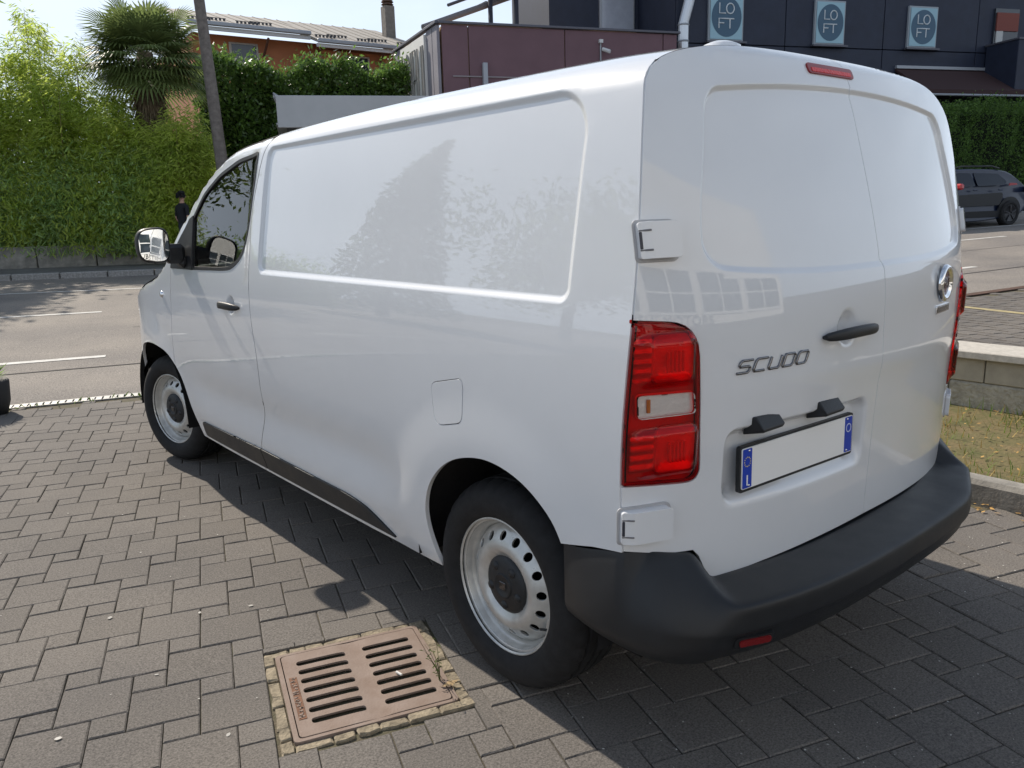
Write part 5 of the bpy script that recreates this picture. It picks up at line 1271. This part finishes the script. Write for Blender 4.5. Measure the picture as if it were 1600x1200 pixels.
# left return face runs back from the corner
lx, ly = PL.x, PL.y; la = math.atan2(ly, lx); LM = Matrix.Rotation(la, 4, 'Z')
def onleft(name, u0, u1, z0, z1, t, mt, y=-.03):   # u along the return face, outwards = left
    V = []; 
    o = MB().box(((u0+u1)/2, .03+t/2, (z0+z1)/2), (u1-u0, t, z1-z0), bev=.006).build(name, mt, bld); o.data.transform(LM); return o
onleft('return_wall', 0.05, dl-.05, .2, bz-.04, .02, mat('tan_render', (.42, .27, .17), .9))
sb0, sb1 = dl*.235, dl*.80
for u0, u1 in ((.02, dl*.10), (dl*.11, sb0-.02), (sb1+.02, dl*.90), (dl*.91, dl)):
    onleft('grey_panel', u0, u1, bz-2.4, bz-.02, .09, GREYP); onleft('grey_panel', u0, u1, bz-3.6-(.5 if u0 > .5 else 0), bz-2.44, .09, GREYP)
onleft('parapet_cap', -.05, dl+.1, bz, bz+.07, .16, CAPB)
sg = onleft('sign_board', sb0, sb1, bz-4.0, bz-.10, .16, mat('sign_beige', (.66, .65, .63), .8, var=.05, vscale=2))
# raised outline lettering on the sign: local x along face, out of the face = +y of LM
SL = mat('sign_letter', (.30, .29, .27), .7)
FM = LM @ Matrix(((-1, 0, 0, (sb0+sb1)/2), (0, 0, 1, .20), (0, 1, 0, bz-1.35), (0, 0, 0, 1)))
GL_ = {'S': [(1, .9), (.5, 1), (0, .8), (.1, .58), (.9, .42), (1, .2), (.5, 0), (0, .1)], 'C': [(1, .85), (.5, 1), (0, .7), (0, .3), (.5, 0), (1, .15)], 'I': [(.5, 0), (.5, 1)], 'B': [(0, 0), (0, 1), (.7, 1), (.95, .8), (.7, .55), (0, .52), (.8, .5), (1, .25), (.8, 0), (0, 0)], 'U': [(0, 1), (0, .25), (.5, 0), (1, .25), (1, 1)]}
sw_ = sb1-sb0; xc = -sw_*.43
for ch in 'SCIBUI':
    w_ = sw_*(.05 if ch == 'I' else .155); mb = MB(); mb.tube([FM @ Vector((xc+a_*w_, (b_-.5)*1.9, .03)) for a_, b_ in GL_[ch]], .03, 6); mb.build('sign_letter', SL, sg); xc += w_+sw_*.045
cw = mat('sign_cutlery', (.85, .85, .85), .6); FMc = LM @ Matrix(((-1, 0, 0, (sb0+sb1)/2), (0, 0, 1, .20), (0, 1, 0, bz-2.95), (0, 0, 0, 1)))
mb = MB(); ring = [(.45+.30*math.cos(a), .06+.36*math.sin(a), .02) for a in np.linspace(0, 6.283, 20)]; mb.tube([FMc @ Vector(p) for p in ring], .06, 6, False); mb.tube([FMc @ Vector(p) for p in ((.15, .02, .02), (-.5, -.1, .02))], .06, 6); ring = [(-.75+.25*math.cos(a), -.12+.16*math.sin(a), .02) for a in np.linspace(0, 6.283, 16)]; mb.tube([FMc @ Vector(p) for p in ring], .05, 6, False); tag(mb.build('spoon_drawing', cw, sg, True), kind='stuff')
mb = MB(); mb.tube([FMc @ Vector((x, -.75+.12*math.sin(x*4), .02)) for x in np.linspace(-.8, .6, 16)], .05, 6); mb.build('wave_drawing', cw, sg, True)
# terrace details on the purple face
def fpt(px, py): # point on the front face seen at a photo pixel
    d = CF+CR*(px-800)/FPX-CU*(py-600)/FPX; o_ = BM.inverted() @ Vector(CAM); dd = BM.to_3x3().inverted() @ Vector(d); s_ = (-.06-o_.y)/dd.y; return o_+dd*s_
p = fpt(757, 110); MB().box((p.x, -.12, p.z-.3), (.14, .14, 1.0), bev=.01).build('wall_post', mat('post_grey', (.36, .38, .42), .6), bld)
p = fpt(938, 80); cmr = MB().tube([(p.x, -.08, p.z+.25), (p.x, -.08, p.z-1.0)], .025, 6).build('camera_bracket', GUT, bld); MB().box((p.x, -.1, p.z+.28), (.12, .1, .1)).tube([(p.x+.05, -.12, p.z+.05), (p.x+.22, -.3, p.z-.05)], .06, 8).build('security_camera', mat('cam_white', (.6, .6, .6), .5), cmr)
p, q = fpt(708, 119), fpt(860, 121); MB().tube([(p.x, -.07, p.z), (q.x, -.07, p.z)], .02, 6).build('cable', mat('cable_grey', (.3, .27, .28), .7), bld)
# upper storey set back behind the terrace
sb = 3.6; uz0, uz1 = bz-.3, bz+4.5
ux0 = bl(at(742, 20, 27.6)).x
MB().box(((ux0+fl_+1)/2+1.3, sb+2, (uz0+uz1)/2), (fl_+1-ux0-2.6+.4, 4, uz1-uz0)).build('upper_storey', SLATE, bld)
pw = bl(at(955, 20, 28.6)); w1 = MB().box((pw.x, sb-.04, bz+1.2), (1.35, .10, 3.0), bev=.01).build('window', GUT, bld); MB().box((pw.x, sb-.10, bz+1.2), (1.2, .03, 2.85)).build('pane', mat('hazy_pane', (.33, .36, .42), .2, coat=.4, var=.15, vscale=1), w1)
for x in (ux0+.1, ux0+1.0): MB().box((x, sb-.6, (bz+uz1)/2), (.12, .14, uz1-bz)).build('pergola_post', SLATE, bld)
MB().box((ux0+.5, sb-.6, bz+1.95), (1.3, 3.2, .10)).build('pergola_roof', SLATE, bld)
a, b = bl(at(661, 43, 25.0)), bl(at(800, -6, 27.0)); MB().tube([a, b], .10, 10).build('awning_roll', mat('awning_tube', (.16, .155, .165), .6), bld); a2, b2 = bl(at(690, 36, 25.6)), bl(at(760, 3, 27.0)); MB().tube([a2, b2], .035, 8).build('awning_arm', CAPB, bld)
a3, b3 = bl(at(700, 8, 25.8)), bl(at(760, -14, 27)); MB().tube([a3, b3], .05, 8).build('awning_arm', CAPB, bld)
# white downpipe
p = bl(at(1068, 40, 25.8)); MB().tube([(p.x, p.y, .5), (p.x, p.y, bz+.45), (p.x+.25, p.y-.1, bz+1.5)], .17, 14).build('flue_pipe', mat('flue_steel', (.55, .57, .6), .3, metal=.6), bld); [MB().lathe([(.18, -.03), (.19, 0), (.18, .03)], 16, Matrix.Translation((p.x, p.y, bz-.6+k*.5))).build('pipe_collar', GUT, bld) for k in range(3)]
# street wing with the round posters
W0, W1 = bl(at(1133, 62, 26.5)), bl(at(1441, 74, 28.7)); wy = (W0.y+W1.y)/2; print('wing y', W0.y, W1.y, 'z', W0.z, W1.z, 'bz', bz, 'fl', fl_)
wa = math.atan2(W1.y-W0.y, W1.x-W0.x); WMx = Matrix.Translation((W0.x, W0.y, 0)) @ Matrix.Rotation(wa, 4, 'Z')
def onw(px, py):
    Wt = BM @ WMx; d = CF+CR*(px-800)/FPX-CU*(py-600)/FPX; o_ = Wt.inverted() @ Vector(CAM); dd = Wt.to_3x3().inverted() @ Vector(d); s_ = -o_.y/dd.y; return o_+dd*s_
def wpart(mb, name, mt, parent=bld, smooth=False): o = mb.build(name, mt, parent, smooth); o.data.transform(WMx); return o
xs0 = onw(1058, 40).x; xe_ = onw(1720, 60).x
wpart(MB().box(((xs0+xe_)/2, 3.1, 6.2), (xe_-xs0, 5.9, 12.4)), 'wing_block', SLATE)
xsm = [xs0, onw(1229, 40).x, onw(1383, 40).x, onw(1530, 40).x, onw(1640, 60).x, xe_]; zr = [.3, onw(1229, 150).z, onw(1229, 72).z, onw(1229, 72).z+3.2, 12.4]
for a, b in zip(xsm[:-1], xsm[1:]):
    for c_, d_ in zip(zr[:-1], zr[1:]): wpart(MB().box(((a+b)/2, .1, (c_+d_)/2), (b-a-.03, .09, d_-c_-.03), bev=.008), 'cladding_panel', SLATE)
POST = mat('poster_pale_blue', (.30, .48, .56), .5); POSTD = mat('poster_disc', (.05, .11, .17), .5); POSTW = mat('poster_letter', (.60, .64, .66), .5)
for px, yt, yb, hw_, tx in ((1134, -8, 62, 25, 0), (1296, 4, 68, 21.5, 0), (1441, 13, 73, 20.5, 0)):
    c_ = onw(px, (yt+yb)/2); l = onw(px-hw_, (yt+yb)/2); t_ = onw(px, yt); b_ = onw(px, yb); w_ = abs(c_.x-l.x)*2; hh = t_.z-b_.z
    wi = wpart(MB().box((c_.x, .02, c_.z), (w_+.12, .10, hh+.12), bev=.01), 'window', mat('window_rim', (.30, .33, .36), .5))
    wpart(MB().box((c_.x, -.045, c_.z), (w_, .02, hh)), 'poster', POST, wi)
    disc = [(c_.x+w_*.47*math.cos(a), -.060, c_.z+hh*.45*math.sin(a)) for a in np.linspace(0, 2*math.pi, 40, endpoint=False)]
    o = mk('poster_disc', disc, [tuple(range(40))], POSTD, wi); o.data.transform(WMx)
    mb = MB(); u = w_*.115; z0 = c_.z+hh*.02; r_ = .018*w_/.9
    def seg(*pts): mb.tube([(c_.x+a*u, -.066, z0+b*u) for a, b in pts], w_*.018, 6)
    seg((-2, 2.9), (-2, .6), (-.3, .6)); seg(*[(.9+1.05*math.cos(a), 1.7+1.15*math.sin(a)) for a in np.linspace(0, 6.283, 18)])
    seg((-2.1, -2.8), (-2.1, -.6), (-.4, -.6)); seg((-2.1, -1.6), (-.7, -1.6)); seg((-.4, -.6), (2., -.6)); seg((.9, -.6), (.9, -2.8)); o = mb.build('poster_letters', POSTW, wi); o.data.transform(WMx); o['kind'] = 'stuff'
    wpart(MB().box((c_.x, -.06, b_.z-.09), (w_+.3, .16, .06)), 'sill', CAPB, wi)
# right hand balcony, shuttered window, awning
a, b = onw(1541, 72), onw(1660, 72); t_, b_ = onw(1560, 74), onw(1560, 158)
wpart(MB().box(((a.x+b.x)/2, -.7, (t_.z+b_.z)/2), (b.x-a.x, 1.4, t_.z-b_.z), bev=.02), 'balcony', SLATE); wpart(MB().box(((a.x+b.x)/2, -.7, t_.z+.03), (b.x-a.x+.06, 1.46, .06)), 'balcony_cap', CAPB)
c0, c1 = onw(1557, 20), onw(1588, 50); wv = wpart(MB().box(((c0.x+c1.x)/2, .04, (c0.z+c1.z)/2-.3), (c1.x-c0.x+.1, .12, c0.z-c1.z+.9)), 'balcony_window', DKW); wpart(MB().box(((c0.x+c1.x)/2, -.04, (c0.z+c1.z)/2), (c1.x-c0.x, .06, c0.z-c1.z)), 'shutter', mat('shutter_red', (.20, .055, .04), .7), wv); wpart(MB().box((c0.x+.18, -.04, c1.z-.25), (.30, .04, .55)), 'curtain', mat('curtain_pale', (.5, .5, .48), .8), wv)
a, b = onw(1400, 108), onw(1575, 112); z0, z1 = onw(1480, 109).z, onw(1500, 157).z
V = [(a.x, .05, z0), (b.x, .05, z0), (b.x+.2, -1.5, z1+.15), (a.x-.1, -1.5, z1+.15), (b.x+.2, -1.5, z1-.05), (a.x-.1, -1.5, z1-.05), (a.x, .05, z0-.08), (b.x, .05, z0-.08)]
o = mk('awning', V, [(0, 3, 2, 1), (3, 5, 4, 2), (6, 7, 4, 5), (0, 6, 5, 3), (1, 2, 4, 7), (0, 1, 7, 6)], mat('maroon_awning', (.045, .022, .022), .85), bld); o.data.transform(WMx)
wpart(MB().tube([(a.x-.1, -1.52, z1-.03), (b.x+.2, -1.52, z1-.03)], .04, 8), 'awning_bar', GUT); wpart(MB().box(((a.x+b.x)/2, .03, z0+.05), (b.x-a.x, .14, .10)), 'awning_box', GUT)

# ================================================================== dark crossover car on the road
def crossover():
    rw = gp(1524, 21.9); dv = np.array([math.cos(R(-19)), math.sin(R(-19))]); c0 = np.array([rw[0]-1.27*dv[0], rw[1]-1.27*dv[1], 0]); c0[2] = float(terr(c0[0], c0[1])); car = empty('parked_car', (c0[0], c0[1], c0[2]), R(-19), 'dark blue-grey crossover car with red door mirror parked by the clipped hedge', 'car')
    # local +x points to the car's REAR (right in the photo), y = across, near side at y = -.86
    CP = mat('dark_blue_grey_paint', (.010, .018, .045), .35, coat=.25, coat_r=.05, spec=.3); TR = mat('car_trim_black', (.018, .019, .021), .55); GL = mat('car_dark_glass', (.008, .012, .02), .05, coat=.1, spec=.4)
    prof = [(2.02, .42), (2.05, .62), (2.02, .86), (1.93, 1.0), (1.72, 1.18), (1.42, 1.38), (1.15, 1.44), (.4, 1.475), (-.35, 1.46), (-.75, 1.36), (-1.15, 1.08), (-1.5, 1.0), (-1.95, .88), (-2.10, .70), (-2.10, .42), (-1.75, .26), (1.75, .26)]
    prof = smooth_line(prof, 3)
    def yw(x, z): return (.865-.06*max(0, (abs(x)-1.3)/.8)**2)-.24*max(0, (z-.93)/.52)**1.1-.04*max(0, (.5-z)/.25)
    V = []; F = []; n = len(prof); lay_ = [-1., -.94, -.75, 0, .75, .94, 1.]
    for i_, t in enumerate(lay_):
        k = 1-.05*(abs(t) == 1.)-.012*(abs(t) == .94)
        for x, z in prof: zc = .80; V.append((x*k, t*yw(x, z), zc+(z-zc)*k))
    for i in range(len(lay_)-1):
        for j in range(n-1): F.append((i*n+j, i*n+j+1, (i+1)*n+j+1, (i+1)*n+j))
        F.append((i*n+n-1, i*n, (i+1)*n, (i+1)*n+n-1))
    F += [tuple(range(n)), tuple((len(lay_)-1)*n+j for j in range(n))[::-1]]
    auto_smooth(fix_normals(mk('body', V, F, CP, car)), 40)
    def sidep(name, poly, mt, off=.012, thick=.02, parent=car):
        n = len(poly); Vv = [(x, -yw(x, z)*.985-off, z) for x, z in poly]+[(x, -yw(x, z)*.985-off+thick, z) for x, z in poly]; return mk(name, Vv, [tuple(range(n)), tuple(range(n, 2*n))[::-1]]+[(i, (i+1) % n, n+(i+1) % n, n+i) for i in range(n)], mt, parent)
    for sgn in (1, -1):
        for nm, poly, mt, of in (('side_window', [(-.95, 1.0), (.02, 1.03), (-.02, 1.36), (-.40, 1.37), (-.62, 1.28)], GL, .02), ('side_window', [(.10, 1.03), (1.05, 1.05), (1.18, 1.14), (.95, 1.34), (.08, 1.365)], GL, .02), ('door_bump_panel', [(-1.0, .52), (.86, .54), (.98, .72), (.95, .86), (-1.0, .80)], TR, .022), ('rear_accent', [(1.20, 1.03), (1.55, 1.05), (1.52, 1.09), (1.28, 1.10)], mat('red_accent', (.30, .02, .02), .4), .022), ('sill_trim', [(-1.2, .24), (1.2, .24), (1.15, .40), (-1.15, .40)], TR, .02), ('tail_lamp', [(1.78, .88), (2.0, .86), (1.98, .98), (1.82, 1.02)], mat('car_lamp_red', (.12, .01, .01), .3), .02)):
            o = sidep(nm, rounded(poly, .04, 4), mt, of)
            if sgn < 0: o.data.transform(Matrix.Scale(-1, 4, (0, 1, 0))); o.data.flip_normals()
        MB().tube([(-.55, sgn*-.60, 1.47), (-.3, sgn*-.61, 1.53), (.8, sgn*-.60, 1.535), (1.1, sgn*-.58, 1.48)], .022, 8).build('roof_rail', TR, car, True)
        MB().box((-.72, sgn*-.98, 1.02), (.14, .22, .15), bev=.04).build('door_mirror', mat('mirror_red', (.42, .02, .025), .35, coat=.8), car)
        for hx in (.02, .92): MB().box((hx-.05, sgn*-.875, .93), (.16, .03, .035), bev=.01).build('door_handle', CP, car)
        for wx in (1.27, -1.30):
            arch = [(wx+.43*math.cos(a), .32+.43*math.sin(a)) for a in np.linspace(-.2, math.pi+.2, 24)]; o = sidep('wheel_arch', arch, TR, .018)
            if sgn < 0: o.data.transform(Matrix.Scale(-1, 4, (0, 1, 0))); o.data.flip_normals()
            Mw = Matrix.Translation((wx, sgn*-.895, .325)) @ frame_m((0, 0, 0), (1, 0, 0), (0, -sgn, 0))
            wh = MB().lathe([(.0, .0), (.05, .008), (.20, .0), (.215, .012), (.225, .0)], 28, Mw).build('wheel', mat('dark_alloy', (.03, .03, .033), .35, metal=.5), car, True)
            MB().lathe([(.222, -.02), (.228, .012), (.27, .022), (.31, .012), (.325, -.02), (.325, -.16), (.28, -.2)], 36, Mw).build('tyre', RUBBER, wh, True)
            for q in range(5): a = q*2*math.pi/5+.4; MB().box(Mw @ Vector((.12*math.cos(a), .12*math.sin(a), .012)), (.17, .03, .03), M=Mw.to_3x3() @ Matrix.Rotation(a, 3, 'Z'), bev=.006).build('spoke', mat('alloy_face', (.07, .07, .075), .3, metal=.7), wh)
    MB().box((2.03, 0, .5), (.12, 1.6, .26), bev=.05).build('rear_bumper', TR, car)
crossover()
# ================================================================== person at the roadside
def person():
    c0 = gp(293, 19.4, .13); pr = empty('person', c0, 0, 'person in a black top standing by the hedge, seen past the van cab', 'person')
    SK = mat('skin', (.42, .25, .18), .6); TOP = mat('black_top', (.012, .013, .016), .9); TRS = mat('dark_trousers', (.025, .03, .045), .9); HAIR = mat('black_hair', (.010, .009, .009), .6); SHOE = mat('shoe', (.02, .02, .02), .6)
    J = [((0, 0, .96), .13), ((0, .0, 1.18), .12), ((0, .0, 1.40), .125), ((0, .01, 1.50), .055), ((0, .02, 1.58), .06), ((0, .025, 1.66), .088), ((0, .02, 1.74), .07)]
    E_ = [(i, i+1) for i in range(6)]
    def limb(chain, root):
        prev = root
        for p, r_ in chain: J.append((p, r_)); E_.append((prev, len(J)-1)); prev = len(J)-1
    for s in (-1, 1):
        limb([((s*.09, .0, .90), .09), ((s*.10, .03*s, .50), .06), ((s*.10, -.02, .10), .042), ((s*.10, .12, .04), .035)], 0)
        limb([((s*.19, 0, 1.42), .058), ((s*.24, -.02, 1.16), .042), ((s*.22, .10, .95), .034), ((s*.21, .17, .88), .030)], 2)
    me = bpy.data.meshes.new('body'); me.from_pydata([p for p, _ in J], E_, []); o = link('body', me, None, pr); md = o.modifiers.new('skin', 'SKIN'); 
    for v, (_, r_) in zip(me.skin_vertices[0].data, J): v.radius = (r_, r_*.85)
    me.skin_vertices[0].data[0].use_root = True
    s_ = o.modifiers.new('sub', 'SUBSURF'); s_.levels = s_.render_levels = 2
    dg = bpy.context.evaluated_depsgraph_get(); bpy.context.view_layer.update(); m2 = bpy.data.meshes.new_from_object(o.evaluated_get(bpy.context.evaluated_depsgraph_get())); o.modifiers.clear(); o.data = m2
    m2.materials.clear(); [m2.materials.append(m) for m in (SK, TOP, TRS, SHOE)]
    for f in m2.polygons:
        c = f.center; f.use_smooth = True; f.material_index = 3 if c.z < .09 else 2 if c.z < 1.0 and abs(c.x) < .18 else 1 if (c.z < 1.49 and (abs(c.x) < .21 or c.z > 1.2)) else 0
    n = 700; D = unit(rng.normal(size=(n, 3))); D = D[(D[:, 2] > -.35) & ((D[:, 1] < .35) | (D[:, 2] > .55))]; P = np.array([0, .02, 1.69])+D*np.array([.092, .10, .11]); tag(quads('hair', leaf_quads(P, unit(D*.3+np.array([0, -.3, -.8])), .07, .03), HAIR, pr), kind='stuff')
    for s in (-1, 1): MB().lathe([(0, .0), (.008, -.002), (.011, -.008)], 8, Matrix.Translation((s*.032, .112, 1.67)) @ Matrix.Rotation(-math.pi/2, 4, 'X')).build('eye', HAIR, pr)
    MB().tube([(0, .11, 1.665), (0, .128, 1.635), (0, .11, 1.628)], [.008, .013, .008], 6).build('nose', SK, pr); MB().tube([(-.022, .108, 1.60), (0, .113, 1.598), (.022, .108, 1.60)], .005, 6).build('mouth', mat('lips', (.3, .12, .1), .6), pr)
    for s in (-1, 1): MB().box((s*.083, .02, 1.655), (.016, .035, .05), bev=.006).build('ear', SK, pr)
    pr.rotation_euler = (0, 0, R(-75))
person()
# ---- dark planter at the left frame edge by the drain
p = np.array([-1.56, 5.72, 0]); 
pt = empty('planter', p, 0, 'dark round planter at the left frame edge beside the drain channel', 'planter')
MB().lathe([(0, .0), (.14, .0), (.17, .10), (.18, .26), (.165, .28), (.15, .25), (0, .24)], 28).build('pot', mat('dark_pot', (.02, .02, .02), .7), pt, True)
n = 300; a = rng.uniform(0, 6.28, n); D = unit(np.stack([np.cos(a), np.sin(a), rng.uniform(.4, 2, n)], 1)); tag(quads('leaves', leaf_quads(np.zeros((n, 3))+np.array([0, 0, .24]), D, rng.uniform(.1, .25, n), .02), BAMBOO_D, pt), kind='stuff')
# weeds along the channel
n = 500; e_ = rng.uniform(-6, -1.8, n); nn_ = 5.02+rng.normal(0, .02, n); k_ = rng.random(n) < (.25+.75*(np.sin(e_*3.1) > .55)); e_, nn_ = e_[k_], nn_[k_]; P = np.array([en3(a, b, 0) for a, b in zip(e_, nn_)]); n = len(P); a = rng.uniform(0, 6.28, n)
tag(quads('channel_weeds', leaf_quads(P, unit(np.stack([np.cos(a), np.sin(a), rng.uniform(.4, 1.5, n)], 1)), rng.uniform(.03, .08, n), .012), mat('green_grass', (.13, .20, .035), .8)), 'small weeds sprouting along the drain channel', 'weeds', kind='stuff')

# ================================================================== what stands behind and beside the camera (seen in reflections)
def tree(name, base, H, cr, n, col, label, conifer=False):
    t = empty(name, base, 0, label, 'tree', 'trees beside the road out of frame'); MB().tube([(0, 0, 0), (.05, 0, H*.4), (0, .05, H*.75), (0, 0, H*.97)], [.22, .18, .10, .02], 8).build('trunk', POLE, t)
    if conifer:
        u = rng.random(n)**.7; z = H*(.12+.88*(1-u)*1.0); r_ = cr*u*np.sqrt(rng.random(n)); a = rng.uniform(0, 6.28, n); P = np.stack([r_*np.cos(a), r_*np.sin(a), z-.35*r_], 1)
    else:
        k = 26; c = rng.normal(size=(k, 3))*np.array([.45, .45, .30])*cr+np.array([0, 0, H*.68]); P = c[rng.integers(0, k, n)]+rng.normal(size=(n, 3))*cr*.22
    D = unit(rng.normal(size=(n, 3))); m = mat(name+'_leaf', col, .6, island=.4, trans=.6); tag(quads('crown', leaf_quads(P, D, rng.uniform(.2, .4, n), rng.uniform(.08, .16, n)), m, t), kind='stuff')
tree('conifer', (-12.5, 19.5, .3), 9.5, 2.6, 7000, (.07, .11, .05), 'dark conifer by the road outside the left frame edge', True)
tree('broadleaf_tree', (-17.5, 16.5, .2), 8., 3.2, 8000, (.14, .20, .05), 'broadleaf tree by the road outside the left frame edge')
for k_, (e_, H_) in enumerate(((-8.6, 4.4), (-10.2, 5.2), (-11.8, 4.2), (-13.4, 5.4), (-15., 4.6), (-16.8, 5.2))):
    bamboo(np.array(en3(e_, kerb_n(e_)+3.2, .3)), H_, 1.1, 7000, 'bamboo clump beyond the left frame edge, number %s from the frame' % ('one', 'two', 'three', 'four', 'five', 'six')[k_])
tree('broadleaf_tree', (-22, 6, 0), 7., 3., 7000, (.14, .20, .05), 'broadleaf tree left of the forecourt outside the frame')
tree('broadleaf_tree', (-1.9, 24.2, .4), 10.2, 2.3, 11000, (.14, .20, .05), 'tall broadleaf tree behind the hedge just outside the left frame edge')
tree('broadleaf_tree', (-5.0, 24.6, .4), 9.5, 2.6, 9000, (.14, .20, .05), 'broad tree behind the hedge farther outside the left frame edge')
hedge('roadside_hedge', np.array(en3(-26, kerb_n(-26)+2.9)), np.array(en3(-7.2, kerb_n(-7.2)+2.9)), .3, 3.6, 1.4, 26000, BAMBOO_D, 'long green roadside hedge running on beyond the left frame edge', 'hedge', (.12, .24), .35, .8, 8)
sh = empty('showroom', (-3, -12.5, 0), 0, 'white showroom building with large windows behind the camera', 'building')
WHT = mat('showroom_white', (.74, .73, .70), .7, var=.05, vscale=1)
MB().box((0, -3, 3.1), (26, 6, 6.2)).build('wall', WHT, sh)
for k in range(8):
    x = -11.2+k*3.2; wn = MB().box((x, .03, 2.0), (2.9, .08, 2.6)).build('window', mat('showroom_frame', (.7, .7, .7), .5), sh)
    for q in (-.7, .7):
        for z in (1.42, 2.62): MB().box((x+q, .08, z), (1.28, .02, 1.08)).build('pane', mat('showroom_glass', (.03, .04, .05), .05, coat=1.), wn)
text_mesh('sign_lettering', 'MITSUBISHI MOTORS', .75, .02, Matrix.Translation((3.6, .06, .35)) @ Matrix.Rotation(math.pi, 4, 'Z') @ Matrix.Rotation(math.pi/2, 4, 'X'), mat('sign_dark', (.03, .03, .035), .6), sh, 1.05, flipx=True)
